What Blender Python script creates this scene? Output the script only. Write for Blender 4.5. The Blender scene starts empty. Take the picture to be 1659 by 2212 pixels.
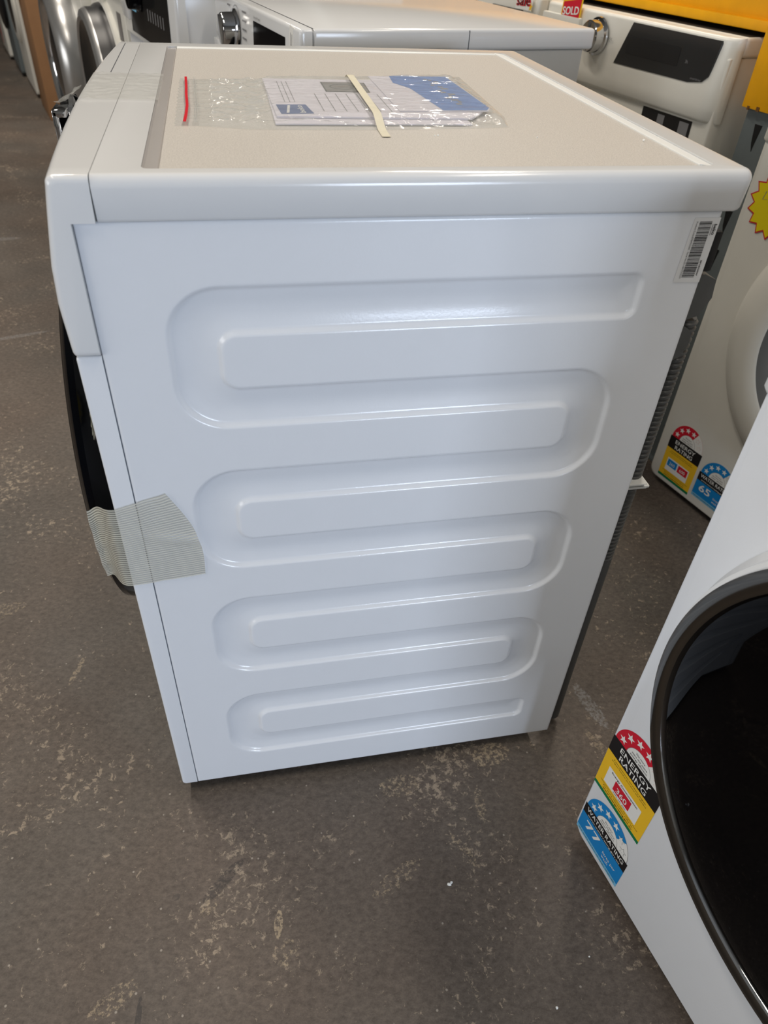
import bpy, bmesh, math, random
from mathutils import Matrix, Vector, noise as mnoise
random.seed(7)
SC = bpy.context.scene
COL = SC.collection
PI = math.pi

# ------------------------------------------------------------------ camera
cam_d = bpy.data.cameras.new('camera')
cam = bpy.data.objects.new('camera', cam_d)
COL.objects.link(cam)
RX = Vector((0.9813392600995084, -0.18713471951309577, 0.0442024132837143))
RY = Vector((-0.0871959633774862, -0.6379795134853454, -0.7651006498126074))
RZ = Vector((0.17137712962359178, 0.7469690335788739, -0.6423917358716733))
m = Matrix.Identity(4)
for i in range(3):
    m[i][0] = RX[i]; m[i][1] = -RY[i]; m[i][2] = -RZ[i]
m.translation = Vector((0.1139703119999218, -0.5764108077306778, 1.001664477414146))
cam.matrix_world = m
cam_d.sensor_fit = 'VERTICAL'
cam_d.sensor_height = 36.0
cam_d.lens = 1559.9777 / 2212 * 36.0
cam_d.shift_x = 7.1856 / 2212
cam_d.shift_y = -2.8155 / 2212
cam_d.clip_start = 0.02
cam_d.dof.use_dof = True
cam_d.dof.focus_distance = 0.85
cam_d.dof.aperture_fstop = 4.0 * 2.2
SC.camera = cam

# ------------------------------------------------------------------ light
W = bpy.data.worlds.new('world'); SC.world = W; W.use_nodes = True
bg = W.node_tree.nodes['Background']
bg.inputs[0].default_value = (0.72, 0.82, 1.0, 1)
bg.inputs[1].default_value = 1.0

def area(name, loc, target, sx, sy, power, color):
    d = bpy.data.lights.new(name, 'AREA'); d.shape = 'RECTANGLE'
    d.size = sx; d.size_y = sy; d.energy = power; d.color = color
    o = bpy.data.objects.new(name, d); COL.objects.link(o)
    o.location = loc
    o.rotation_euler = (Vector(target) - Vector(loc)).to_track_quat('-Z', 'Y').to_euler()
    return o
# daylight through the open roller door behind the photographer
area('door_daylight', (1.95, -6.0, 0.95), (0.35, 0, 0.35), 1.5, 1.7, 178, (0.71, 0.82, 1.0))
# daylight from the open side of the shed on the left
area('side_daylight', (-5.3, -2.0, 1.9), (0.5, -0.2, 0.5), 4.0, 2.0, 108, (1.0, 0.97, 0.91))
# ceiling lamps (the fittings themselves are built further down at the same places)
LAMPS = [(-1.3, -0.6, 4.05), (-1.3, 1.9, 4.05), (-1.3, 4.4, 4.05), (1.6, -0.6, 4.05), (1.6, 1.9, 4.05), (1.6, 4.4, 4.05)]
for lx, ly, lz in LAMPS:
    area('tube_light', (lx, ly, lz), (lx, ly, 0), 0.22, 1.4, 31 if ly < 0 else 52, (1.0, 0.91, 0.80))

SC.view_settings.view_transform = 'Standard'
SC.view_settings.look = 'None'
SC.view_settings.gamma = 1.0
SC.view_settings.exposure = 0.0
SC.view_settings.use_curve_mapping = False

# ------------------------------------------------------------------ materials
def lin(c):
    return tuple((x / 255 / 12.92) if x / 255 <= 0.04045 else ((x / 255 + 0.055) / 1.055) ** 2.4 for x in c)

def mat(name, srgb, rough=0.4, metal=0.0, var=0.03, vscale=30, bump=0.0, bscale=300, coat=0.0, spec=0.5, trans=0.0, ior=1.45, bdist=0.001):
    M = bpy.data.materials.new(name); M.use_nodes = True
    nt = M.node_tree; b = nt.nodes['Principled BSDF']
    c = lin(srgb)
    tc = nt.nodes.new('ShaderNodeTexCoord')
    n = nt.nodes.new('ShaderNodeTexNoise'); n.inputs['Scale'].default_value = vscale; n.inputs['Detail'].default_value = 4
    nt.links.new(tc.outputs['Object'], n.inputs['Vector'])
    r = nt.nodes.new('ShaderNodeValToRGB')
    r.color_ramp.elements[0].position = 0.3; r.color_ramp.elements[1].position = 0.7
    r.color_ramp.elements[0].color = (*[max(0, x * (1 - var)) for x in c], 1)
    r.color_ramp.elements[1].color = (*[min(1, x * (1 + var)) for x in c], 1)
    nt.links.new(n.outputs['Fac'], r.inputs['Fac'])
    nt.links.new(r.outputs['Color'], b.inputs['Base Color'])
    b.inputs['Roughness'].default_value = rough
    b.inputs['Metallic'].default_value = metal
    b.inputs['Coat Weight'].default_value = coat
    b.inputs['Coat Roughness'].default_value = 0.05
    b.inputs['Specular IOR Level'].default_value = spec
    b.inputs['Transmission Weight'].default_value = trans
    b.inputs['IOR'].default_value = ior
    if bump > 0:
        n2 = nt.nodes.new('ShaderNodeTexNoise'); n2.inputs['Scale'].default_value = bscale; n2.inputs['Detail'].default_value = 2
        nt.links.new(tc.outputs['Object'], n2.inputs['Vector'])
        bp = nt.nodes.new('ShaderNodeBump'); bp.inputs['Strength'].default_value = bump; bp.inputs['Distance'].default_value = bdist
        nt.links.new(n2.outputs['Fac'], bp.inputs['Height'])
        nt.links.new(bp.outputs['Normal'], b.inputs['Normal'])
    return M

M = {}
M['enamel'] = mat('white_enamel', (226, 229, 233), 0.17, bump=0.06, bscale=420, var=0.006)
M['plastic'] = mat('white_plastic', (219, 220, 220), 0.16, var=0.006, bump=0.015, bscale=500)
M['cream'] = mat('warm_white_enamel', (226, 224, 215), 0.32, var=0.01)
M['grey_enamel'] = mat('grey_enamel', (172, 172, 168), 0.35, var=0.015)
M['frame'] = mat('inset_frame_plastic', (238, 240, 238), 0.38, var=0.006)
M['strip'] = mat('grey_inset_strip', (182, 178, 175), 0.18, var=0.01)
M['black'] = mat('black_rubber', (14, 14, 15), 0.6, var=0.1)
M['dark'] = mat('dark_plastic', (30, 31, 33), 0.35, var=0.05)
M['gloss_black'] = mat('gloss_black_plastic', (6, 7, 10), 0.14, var=0.05, spec=0.14)
M['glass'] = mat('black_door_glass', (2, 2, 3), 0.03, var=0.02, spec=0.12)
M['smoke'] = mat('smoked_glass', (34, 34, 34), 0.08, var=0.1)
M['display'] = mat('display_glass', (44, 45, 46), 0.12, var=0.05, vscale=8)
M['chrome'] = mat('chrome', (215, 216, 218), 0.08, 1.0, var=0.02)
M['bronze'] = mat('dark_chrome', (104, 101, 96), 0.14, 1.0, var=0.04)
M['silver'] = mat('silver_plastic', (176, 176, 175), 0.28, 0.75, var=0.03)
M['seam'] = mat('seam_shadow_gap', (70, 72, 78), 0.7, var=0.05)
M['hose'] = mat('grey_hose', (84, 85, 84), 0.45, var=0.05)
M['clip'] = mat('white_clip', (225, 226, 222), 0.4)
M['foam'] = mat('white_foam', (240, 240, 236), 0.7)
M['paper'] = mat('white_paper', (216, 212, 222), 0.6, var=0.02)
M['pblue'] = mat('print_blue', (40, 110, 190), 0.45, var=0.08, vscale=60)
M['pnavy'] = mat('print_navy', (26, 72, 140), 0.4, var=0.04)
M['pgrey'] = mat('print_grey', (118, 114, 112), 0.45, var=0.12, vscale=80)
M['masking'] = mat('masking_tape', (216, 210, 188), 0.65, var=0.04, vscale=120)
M['red'] = mat('print_red', (206, 24, 48), 0.4, var=0.02)
M['zip_red'] = mat('zip_red', (215, 18, 40), 0.35, var=0.05)
M['ink'] = mat('print_black', (22, 20, 22), 0.4, var=0.05)
M['white'] = mat('print_white', (234, 234, 230), 0.4, var=0.01)
M['yellow'] = mat('print_yellow', (240, 192, 40), 0.4, var=0.02)
M['green'] = mat('print_green', (0, 118, 72), 0.4, var=0.03)
M['cyan'] = mat('print_cyan_blue', (12, 130, 200), 0.4, var=0.03)
M['pale_blue'] = mat('print_pale_blue', (120, 185, 220), 0.4, var=0.02)
M['grey_ink'] = mat('print_grey_ink', (120, 120, 122), 0.5)
M['star_yellow'] = mat('fluoro_yellow_card', (236, 216, 10), 0.55, var=0.02)
M['cardboard'] = mat('cardboard', (150, 112, 78), 0.85, var=0.06, vscale=14, bump=0.2, bscale=60)
M['cardboard_dark'] = mat('cardboard_edge', (128, 90, 62), 0.85, var=0.06, vscale=40)
M['rack_yellow'] = mat('rack_orange_paint', (240, 172, 4), 0.42, var=0.07, vscale=22, bump=0.1, bscale=90)
M['rust'] = mat('rack_scuffed_paint', (112, 74, 26), 0.7, var=0.25, vscale=90)
M['rack_grey'] = mat('rack_blue_grey_steel', (112, 120, 122), 0.5, 0.2, var=0.05)
M['shed'] = mat('shed_sheet', (150, 150, 146), 0.8, var=0.05, vscale=3)
M['lino'] = mat('pale_pink_print', (222, 170, 160), 0.5)

def speckle():
    Mx = mat('speckled_worktop', (196, 191, 184), 0.34, var=0.0)
    nt = Mx.node_tree; b = nt.nodes['Principled BSDF']
    tc = nt.nodes.new('ShaderNodeTexCoord')
    n = nt.nodes.new('ShaderNodeTexNoise'); n.inputs['Scale'].default_value = 900; n.inputs['Detail'].default_value = 3
    nt.links.new(tc.outputs['Object'], n.inputs['Vector'])
    r = nt.nodes.new('ShaderNodeValToRGB')
    r.color_ramp.elements[0].position = 0.35; r.color_ramp.elements[1].position = 0.65
    r.color_ramp.elements[0].color = (*lin((192, 187, 180)), 1); r.color_ramp.elements[1].color = (*lin((220, 215, 207)), 1)
    nt.links.new(n.outputs['Fac'], r.inputs['Fac']); nt.links.new(r.outputs['Color'], b.inputs['Base Color'])
    bp = nt.nodes.new('ShaderNodeBump'); bp.inputs['Strength'].default_value = 0.25; bp.inputs['Distance'].default_value = 0.0004
    nt.links.new(n.outputs['Fac'], bp.inputs['Height']); nt.links.new(bp.outputs['Normal'], b.inputs['Normal'])
    return Mx
M['worktop'] = speckle()

def film_mat(name, tint, alpha, rough, stripes=None, edge=0.35):
    """thin plastic film: transparent mixed with glossy/diffuse; stripes = ridges along one object axis"""
    Mx = bpy.data.materials.new(name); Mx.use_nodes = True
    nt = Mx.node_tree; nt.nodes.clear()
    out = nt.nodes.new('ShaderNodeOutputMaterial')
    tr = nt.nodes.new('ShaderNodeBsdfTransparent')
    pb = nt.nodes.new('ShaderNodeBsdfPrincipled')
    pb.inputs['Base Color'].default_value = (*lin(tint), 1); pb.inputs['Roughness'].default_value = rough
    mx = nt.nodes.new('ShaderNodeMixShader')
    lw = nt.nodes.new('ShaderNodeLayerWeight'); lw.inputs['Blend'].default_value = 0.35
    mr = nt.nodes.new('ShaderNodeMapRange')
    mr.inputs['To Min'].default_value = alpha; mr.inputs['To Max'].default_value = min(1, alpha + edge)
    nt.links.new(lw.outputs['Facing'], mr.inputs['Value'])
    fac = mr.outputs['Result']
    tc = nt.nodes.new('ShaderNodeTexCoord')
    if stripes:
        sx = nt.nodes.new('ShaderNodeUVMap')
        sp = nt.nodes.new('ShaderNodeSeparateXYZ'); nt.links.new(sx.outputs['UV'], sp.inputs[0])
        nz = nt.nodes.new('ShaderNodeTexNoise'); nz.inputs['Scale'].default_value = 3.0
        nt.links.new(sx.outputs['UV'], nz.inputs['Vector'])
        ad = nt.nodes.new('ShaderNodeMath'); ad.operation = 'MULTIPLY_ADD'; ad.inputs[1].default_value = 0.035
        nt.links.new(nz.outputs['Fac'], ad.inputs[0]); nt.links.new(sp.outputs['Y'], ad.inputs[2])
        ml = nt.nodes.new('ShaderNodeMath'); ml.operation = 'MULTIPLY'; ml.inputs[1].default_value = stripes * 2 * PI
        nt.links.new(ad.outputs[0], ml.inputs[0])
        sn = nt.nodes.new('ShaderNodeMath'); sn.operation = 'SINE'; nt.links.new(ml.outputs[0], sn.inputs[0])
        m2 = nt.nodes.new('ShaderNodeMapRange'); m2.inputs['From Min'].default_value = -1
        m2.inputs['To Min'].default_value = -0.28; m2.inputs['To Max'].default_value = 0.30
        nt.links.new(sn.outputs[0], m2.inputs['Value'])
        a2 = nt.nodes.new('ShaderNodeMath'); a2.operation = 'ADD'; a2.use_clamp = True
        nt.links.new(fac, a2.inputs[0]); nt.links.new(m2.outputs['Result'], a2.inputs[1])
        fac = a2.outputs[0]
        bp = nt.nodes.new('ShaderNodeBump'); bp.inputs['Strength'].default_value = 0.4; bp.inputs['Distance'].default_value = 0.0005
        nt.links.new(sn.outputs[0], bp.inputs['Height']); nt.links.new(bp.outputs['Normal'], pb.inputs['Normal'])
    nt.links.new(fac, mx.inputs['Fac'])
    nt.links.new(tr.outputs[0], mx.inputs[1]); nt.links.new(pb.outputs[0], mx.inputs[2])
    nt.links.new(mx.outputs[0], out.inputs['Surface'])
    return Mx
M['film'] = film_mat('clear_bag_film', (204, 207, 205), 0.20, 0.10, edge=0.26)
M['strand_tape'] = film_mat('ribbed_strand_tape', (212, 210, 196), 0.46, 0.2, stripes=38)
M['clear_tape'] = film_mat('clear_tape', (208, 208, 202), 0.14, 0.08)

def floor_mat():
    Mx = bpy.data.materials.new('stained_concrete'); Mx.use_nodes = True
    nt = Mx.node_tree; b = nt.nodes['Principled BSDF']; L = nt.links
    geo = nt.nodes.new('ShaderNodeTexCoord'); P = geo.outputs['Object']
    def noise(scale, detail=6, rough=0.6, vec=P, dist=0.0):
        n = nt.nodes.new('ShaderNodeTexNoise'); n.inputs['Scale'].default_value = scale
        n.inputs['Detail'].default_value = detail; n.inputs['Roughness'].default_value = rough
        n.inputs['Distortion'].default_value = dist
        L.new(vec, n.inputs['Vector']); return n.outputs['Fac']
    def ramp(f, stops):
        r = nt.nodes.new('ShaderNodeValToRGB')
        while len(r.color_ramp.elements) < len(stops): r.color_ramp.elements.new(0.5)
        for e, (p, c) in zip(r.color_ramp.elements, stops):
            e.position = p; e.color = (*c, 1) if len(c) == 3 else c
        L.new(f, r.inputs['Fac']); return r.outputs['Color']
    def math2(op, a, c, clamp=True):
        n = nt.nodes.new('ShaderNodeMath'); n.operation = op; n.use_clamp = clamp
        for i, v in enumerate((a, c)):
            if isinstance(v, (int, float)): n.inputs[i].default_value = v
            else: L.new(v, n.inputs[i])
        return n.outputs[0]
    def mixc(f, a, c, mode='MIX'):
        n = nt.nodes.new('ShaderNodeMix'); n.data_type = 'RGBA'; n.blend_type = mode
        if isinstance(f, (int, float)): n.inputs[0].default_value = f
        else: L.new(f, n.inputs[0])
        for i, v in ((6, a), (7, c)):
            if isinstance(v, tuple): n.inputs[i].default_value = (*v, 1)
            else: L.new(v, n.inputs[i])
        return n.outputs[2]
    mp = nt.nodes.new('ShaderNodeMapping'); mp.inputs['Rotation'].default_value = (0, 0, 0.5); mp.inputs['Scale'].default_value = (1, 1.4, 1)
    L.new(P, mp.inputs['Vector'])
    base = ramp(noise(3.0, 8, 0.62, dist=0.3), [(0.3, lin((82, 75, 68))), (0.5, lin((97, 88, 80))), (0.7, lin((110, 101, 92)))])
    hue = ramp(noise(2.3, 3, 0.5), [(0.35, lin((94, 92, 88))), (0.65, lin((104, 90, 80)))])
    col = mixc(0.4, base, hue)
    fine = ramp(noise(95, 7, 0.8, vec=mp.outputs[0]), [(0.3, (0.5, 0.5, 0.5)), (0.7, (1.42, 1.42, 1.42))])
    col = mixc(1.0, col, fine, 'MULTIPLY')
    # old paint and dust specks, gathered into patches
    patch = ramp(noise(4.2, 5, 0.6, dist=0.6), [(0.47, (0, 0, 0)), (0.68, (1, 1, 1))])
    sp = noise(85, 6, 0.75, dist=0.5)
    thr = ramp(math2('ADD', sp, math2('MULTIPLY', patch, 0.12)), [(0.625, (0, 0, 0)), (0.69, (1, 1, 1))])
    col = mixc(math2('MULTIPLY', thr, 0.62), col, lin((182, 166, 145)))
    vor = nt.nodes.new('ShaderNodeTexVoronoi'); vor.inputs['Scale'].default_value = 42; L.new(P, vor.inputs['Vector'])
    dots = ramp(vor.outputs['Distance'], [(0.045, (1, 1, 1)), (0.075, (0, 0, 0))])
    col = mixc(math2('MULTIPLY', dots, 0.55), col, lin((190, 182, 170)))
    # individual stains / scrapes (x, y, length, width, angle, strength, colour, threshold)
    tan, pale, drk = lin((186, 168, 140)), lin((150, 150, 150)), lin((52, 50, 50))
    marks = [(0.098, -0.200, 0.026, 0.0085, 1.45, 0.95, tan, 0.43), (0.105, -0.235, 0.03, 0.025, 0.4, 0.8, tan, 0.52),
             (0.632, 0.048, 0.075, 0.018, -1.35, 0.8, pale, 0.44), (0.62, -0.035, 0.07, 0.012, -1.2, 0.6, tan, 0.47),
             (0.44, -0.012, 0.05, 0.03, 0.2, 0.95, tan, 0.47), (0.29, -0.04, 0.05, 0.028, 0.0, 0.75, tan, 0.49),
             (0.40, -0.09, 0.045, 0.012, 1.5, 0.8, tan, 0.49), (0.03, -0.135, 0.06, 0.012, 0.75, 0.8, drk, 0.42),
             (0.01, -0.165, 0.022, 0.014, 0.6, 0.8, tan, 0.49), (-0.10, -0.25, 0.05, 0.02, 0.5, 0.8, tan, 0.50),
             (-0.07, -0.275, 0.035, 0.005, 1.5, 0.9, drk, 0.36), (-0.03, -0.145, 0.008, 0.006, 0.5, 0.6, drk, 0.38),
             (0.26, -0.17, 0.07, 0.02, 0.5, 0.7, tan, 0.51), (0.36, -0.15, 0.05, 0.01, -1.1, 0.8, tan, 0.5),
             (-0.95, 1.78, 0.16, 0.02, 0.05, 0.6, pale, 0.42), (-0.72, 2.3, 0.12, 0.025, 0.1, 0.5, pale, 0.42), (-0.52, 1.5, 0.14, 0.015, 0.3, 0.5, pale, 0.42),
             (-0.20, 0.25, 0.05, 0.008, 1.25, 0.7, tan, 0.46), (-0.36, 0.40, 0.09, 0.03, 0.3, 0.5, tan, 0.50)]
    det = noise(160, 4, 0.75)
    for (x, y, l, w, a, s, c, th) in marks:
        mm = nt.nodes.new('ShaderNodeMapping'); mm.vector_type = 'TEXTURE'
        mm.inputs['Location'].default_value = (x, y, 0); mm.inputs['Rotation'].default_value = (0, 0, a); mm.inputs['Scale'].default_value = (l, w, 1)
        L.new(P, mm.inputs['Vector'])
        g = nt.nodes.new('ShaderNodeTexGradient'); g.gradient_type = 'SPHERICAL'; L.new(mm.outputs[0], g.inputs['Vector'])
        e = math2('MULTIPLY', math2('MINIMUM', math2('MULTIPLY', g.outputs['Fac'], 2.4), 1.0), 1.0)
        f = math2('MULTIPLY', math2('SUBTRACT', math2('MULTIPLY', e, math2('ADD', det, 0.0)), th), 9.0)
        col = mixc(math2('MULTIPLY', f, s * 0.75), col, c)
    L.new(col, b.inputs['Base Color'])
    rr = ramp(noise(5, 4), [(0.3, (0.42,) * 3), (0.7, (0.62,) * 3)])
    L.new(rr, b.inputs['Roughness'])
    b.inputs['Specular IOR Level'].default_value = 0.35
    bp = nt.nodes.new('ShaderNodeBump'); bp.inputs['Strength'].default_value = 0.35; bp.inputs['Distance'].default_value = 0.002
    L.new(noise(90, 6, 0.7), bp.inputs['Height']); L.new(bp.outputs['Normal'], b.inputs['Normal'])
    return Mx
M['floor'] = floor_mat()

# ------------------------------------------------------------------ helpers
def link(name, bm, mats, parent=None, smooth=True, label=None, angle=35):
    me = bpy.data.meshes.new(name)
    bmesh.ops.recalc_face_normals(bm, faces=bm.faces)
    bm.to_mesh(me); bm.free()
    if not isinstance(mats, (list, tuple)): mats = [mats]
    for x in mats: me.materials.append(M[x] if isinstance(x, str) else x)
    if smooth:
        me.shade_smooth()
        try: me.set_sharp_from_angle(angle=math.radians(angle))
        except Exception: pass
    o = bpy.data.objects.new(name, me); COL.objects.link(o)
    if parent is not None: o.parent = parent
    if label: o['label'] = label
    return o

def thing(name, label, cat, loc=(0, 0, 0), yaw=0.0, group=None):
    o = bpy.data.objects.new(name, None); COL.objects.link(o)
    o.empty_display_size = 0.05
    o.location = loc; o.rotation_euler = (0, 0, math.radians(yaw))
    o['label'] = label; o['category'] = cat
    if group: o['group'] = group
    return o

def tag(o, label, cat, group=None):
    o['label'] = label; o['category'] = cat
    if group: o['group'] = group
    return o

def structure(o):
    o['kind'] = 'structure'; return o

def box(bm, x0, x1, y0, y1, z0, z1, r=0.0, seg=2, mi=0):
    vs = [bm.verts.new((x, y, z)) for x in (x0, x1) for y in (y0, y1) for z in (z0, z1)]
    idx = [(0, 1, 3, 2), (4, 6, 7, 5), (0, 4, 5, 1), (2, 3, 7, 6), (0, 2, 6, 4), (1, 5, 7, 3)]
    fs = [bm.faces.new([vs[i] for i in f]) for f in idx]
    for f in fs: f.material_index = mi
    if r > 0:
        es = list({e for f in fs for e in f.edges})
        res = bmesh.ops.bevel(bm, geom=es, offset=r, segments=seg, profile=0.5, affect='EDGES', clamp_overlap=True)
        for f in res['faces']: f.material_index = mi
    return vs

def boxm(*a, **k):
    bm = bmesh.new(); box(bm, *a, **k); return bm

def lathe(bm, prof, origin, axis, n=64, mi=0, cap0=False, cap1=False, a0=0.0, a1=2 * PI):
    """prof = [(radius, height along axis)]"""
    axis = Vector(axis).normalized()
    t = Vector((0, 0, 1)) if abs(axis.z) < 0.9 else Vector((1, 0, 0))
    u = axis.cross(t).normalized(); v = axis.cross(u).normalized()
    O = Vector(origin); rings = []
    full = abs(a1 - a0 - 2 * PI) < 1e-6
    cnt = n if full else n + 1
    for (r, h) in prof:
        ring = []
        for i in range(cnt):
            a = a0 + (a1 - a0) * i / n
            ring.append(bm.verts.new(O + axis * h + (u * math.cos(a) + v * math.sin(a)) * max(r, 1e-5)))
        rings.append(ring)
    for k in range(len(rings) - 1):
        A, B = rings[k], rings[k + 1]
        mm = mi[k] if isinstance(mi, (list, tuple)) else mi
        for i in range(n):
            j = (i + 1) % cnt
            f = bm.faces.new((A[i], A[j], B[j], B[i])); f.material_index = mm
    if cap0: bm.faces.new(rings[0]).material_index = mi if isinstance(mi, int) else mi[0]
    if cap1: bm.faces.new(rings[-1]).material_index = mi if isinstance(mi, int) else mi[-1]

def loft(bm, rings, closed=True, cap=True, mi=0):
    vr = [[bm.verts.new(p) for p in r] for r in rings]
    n = len(vr[0])
    for A, B in zip(vr, vr[1:]):
        for i in range(n if closed else n - 1):
            j = (i + 1) % n
            bm.faces.new((A[i], A[j], B[j], B[i])).material_index = mi
    if cap:
        bm.faces.new(vr[0]).material_index = mi; bm.faces.new(vr[-1]).material_index = mi

_font_cache = {}
def text_geo(s):
    if s in _font_cache: return _font_cache[s]
    cu = bpy.data.curves.new('tmp_text', 'FONT'); cu.body = s; cu.size = 1.0; cu.resolution_u = 3
    o = bpy.data.objects.new('tmp_text', cu); COL.objects.link(o)
    dg = bpy.context.evaluated_depsgraph_get(); dg.update()
    me = bpy.data.meshes.new_from_object(o.evaluated_get(dg))
    vs = [(v.co.x, v.co.y) for v in me.vertices]; fs = [tuple(p.vertices) for p in me.polygons]
    bpy.data.objects.remove(o); bpy.data.curves.remove(cu); bpy.data.meshes.remove(me)
    if vs:
        x0 = min(v[0] for v in vs); x1 = max(v[0] for v in vs)
        vs = [(x - x0, y) for x, y in vs]; wdt = x1 - x0
    else: wdt = 0.0
    _font_cache[s] = (vs, fs, wdt); return _font_cache[s]

class Flat:
    """flat print laid on a plane; u, v in metres, level = tiny height"""
    def __init__(s, O, U, V, step=0.00012, bend=None):
        s.O, s.U, s.V = Vector(O), Vector(U).normalized(), Vector(V).normalized()
        s.N = s.U.cross(s.V).normalized(); s.step = step
        s.bm = bmesh.new(); s.mats = []; s.bend = bend
    def mi(s, m):
        if m not in s.mats: s.mats.append(m)
        return s.mats.index(m)
    def P(s, u, v, l):
        return s.O + s.U * u + s.V * v + s.N * (l * s.step + (s.bend(u, v) if s.bend else 0))
    def poly(s, pts, m, l=1):
        f = s.bm.faces.new([s.bm.verts.new(s.P(u, v, l)) for u, v in pts]); f.material_index = s.mi(m)
    def rect(s, u0, v0, u1, v1, m, l=1): s.poly([(u0, v0), (u1, v0), (u1, v1), (u0, v1)], m, l)
    def slab(s, pts, m, l=1):
        """rect-like polygon with real thickness down to the plane"""
        top = [s.bm.verts.new(s.P(u, v, l)) for u, v in pts]; bot = [s.bm.verts.new(s.P(u, v, 0)) for u, v in pts]
        k = s.mi(m); n = len(pts)
        s.bm.faces.new(top).material_index = k
        for i in range(n):
            j = (i + 1) % n; s.bm.faces.new((top[i], bot[i], bot[j], top[j])).material_index = k
    def arc(s, cu, cv, r0, r1, a0, a1, m, l=1, n=28):
        k = s.mi(m); pr = None
        for i in range(n + 1):
            a = math.radians(a0 + (a1 - a0) * i / n); c, d = math.cos(a), math.sin(a)
            A = s.bm.verts.new(s.P(cu + r0 * c, cv + r0 * d, l)); B = s.bm.verts.new(s.P(cu + r1 * c, cv + r1 * d, l))
            if pr: s.bm.faces.new((pr[0], A, B, pr[1])).material_index = k
            pr = (A, B)
    def star(s, cu, cv, r, m, l=2, rot=90, pts=5, inner=0.42):
        P = []
        for i in range(pts * 2):
            a = math.radians(rot + i * 180 / pts); q = r if i % 2 == 0 else r * inner
            P.append((cu + q * math.cos(a), cv + q * math.sin(a)))
        k = s.mi(m); c = s.bm.verts.new(s.P(cu, cv, l)); vs = [s.bm.verts.new(s.P(*p, l)) for p in P]
        for i in range(len(vs)):
            s.bm.faces.new((c, vs[i], vs[(i + 1) % len(vs)])).material_index = k
    def text(s, t, u, v, size, m, l=3, rot=0, width=None, align='L', bold=0.0):
        vs, fs, w = text_geo(t)
        sx = size if width is None or w == 0 else width / w
        off = {'L': 0, 'C': -w * sx / 2, 'R': -w * sx}[align]
        c, d = math.cos(math.radians(rot)), math.sin(math.radians(rot)); k = s.mi(m)
        for (bx, by) in ([(0, 0)] if not bold else [(0, 0), (bold * size, 0), (-bold * size, 0), (0, bold * size)]):
            V = []
            for x, y in vs:
                a, b2 = x * sx + off + bx, y * size + by
                V.append(s.bm.verts.new(s.P(u + a * c - b2 * d, v + a * d + b2 * c, l)))
            for f in fs:
                try: s.bm.faces.new([V[i] for i in f]).material_index = k
                except ValueError: pass
            l += 0.02
    def done(s, name, parent, label=None):

        me = bpy.data.meshes.new(name)
        s.bm.to_mesh(me); s.bm.free()
        for x in s.mats: me.materials.append(M[x])
        o = bpy.data.objects.new(name, me); COL.objects.link(o); o.parent = parent
        if label: o['label'] = label
        return o


def grid_mesh(xs, ys, f):
    """regular grid mesh from a function f(x, y) -> Vector, built fast"""
    verts = [tuple(f(x, y)) for y in ys for x in xs]
    nx = len(xs); faces = [(j * nx + i, j * nx + i + 1, (j + 1) * nx + i + 1, (j + 1) * nx + i) for j in range(len(ys) - 1) for i in range(nx - 1)]
    return verts, faces

def link_raw(name, verts, faces, mats, parent=None, smooth=True, label=None, uvf=None):
    me = bpy.data.meshes.new(name); me.from_pydata(verts, [], faces)
    if not isinstance(mats, (list, tuple)): mats = [mats]
    for x in mats: me.materials.append(M[x])
    if smooth: me.shade_smooth()
    if uvf:
        uv = me.uv_layers.new(name='UVMap')
        for lp in me.loops: uv.data[lp.index].uv = uvf(lp.vertex_index)
    o = bpy.data.objects.new(name, me); COL.objects.link(o); o.parent = parent
    if label: o['label'] = label
    return o

def lsp(a, b, n): return [a + (b - a) * i / (n - 1) for i in range(n)]
def sstep(t): t = max(0, min(1, t)); return t * t * (3 - 2 * t)

# ------------------------------------------------------------------ setting
bm = bmesh.new(); box(bm, -6, 5, -8, 14, -0.12, 0.0)
o = structure(link('floor', bm, 'floor', smooth=False))
bm = bmesh.new(); box(bm, -6, 5, -8, 14, 4.6, 4.7); structure(link('ceiling', bm, 'shed', smooth=False))
def corrug(name, p0, p1, z0, z1, thick=0.05):
    """ribbed steel sheet wall between two plan points"""
    p0, p1 = Vector((*p0, 0)), Vector((*p1, 0)); d = (p1 - p0); L = d.length; d.normalize(); nrm = Vector((-d.y, d.x, 0))
    bmx = bmesh.new(); n = int(L / 0.1); pts = []
    for i in range(n + 1):
        h = 0.02 if (i % 4) in (1, 2) else 0.0
        pts.append(p0 + d * (L * i / n) + nrm * h)
    A = [bmx.verts.new(p + Vector((0, 0, z0))) for p in pts]; B = [bmx.verts.new(p + Vector((0, 0, z1))) for p in pts]
    C = [bmx.verts.new(p0 + d * (L * i / n) - nrm * thick + Vector((0, 0, z))) for z in (z0, z1) for i in (0, n)]
    for i in range(n): bmx.faces.new((A[i], A[i + 1], B[i + 1], B[i]))
    bmx.faces.new((C[0], C[2], C[3], C[1]))
    bmx.faces.new((A[0], B[0], C[2], C[0])); bmx.faces.new((A[-1], C[1], C[3], B[-1]))
    return structure(link(name, bmx, 'shed', smooth=False))
corrug('wall_left_back', (-5.5, 13.5), (-5.5, 0.1), 0, 4.6)
corrug('wall_left_front', (-5.5, -4.1), (-5.5, -6.2), 0, 4.6)
corrug('wall_left_above_opening', (-5.5, 0.1), (-5.5, -4.1), 3.0, 4.6)
corrug('wall_left_below_opening', (-5.5, 0.1), (-5.5, -4.1), 0, 0.8)
corrug('wall_right', (4.5, -6.2), (4.5, 13.5), 0, 4.6)
corrug('wall_back', (4.5, 13.5), (-5.5, 13.5), 0, 4.6)
corrug('wall_front_left', (-5.5, -6.2), (1.15, -6.2), 0, 4.6)
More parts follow.
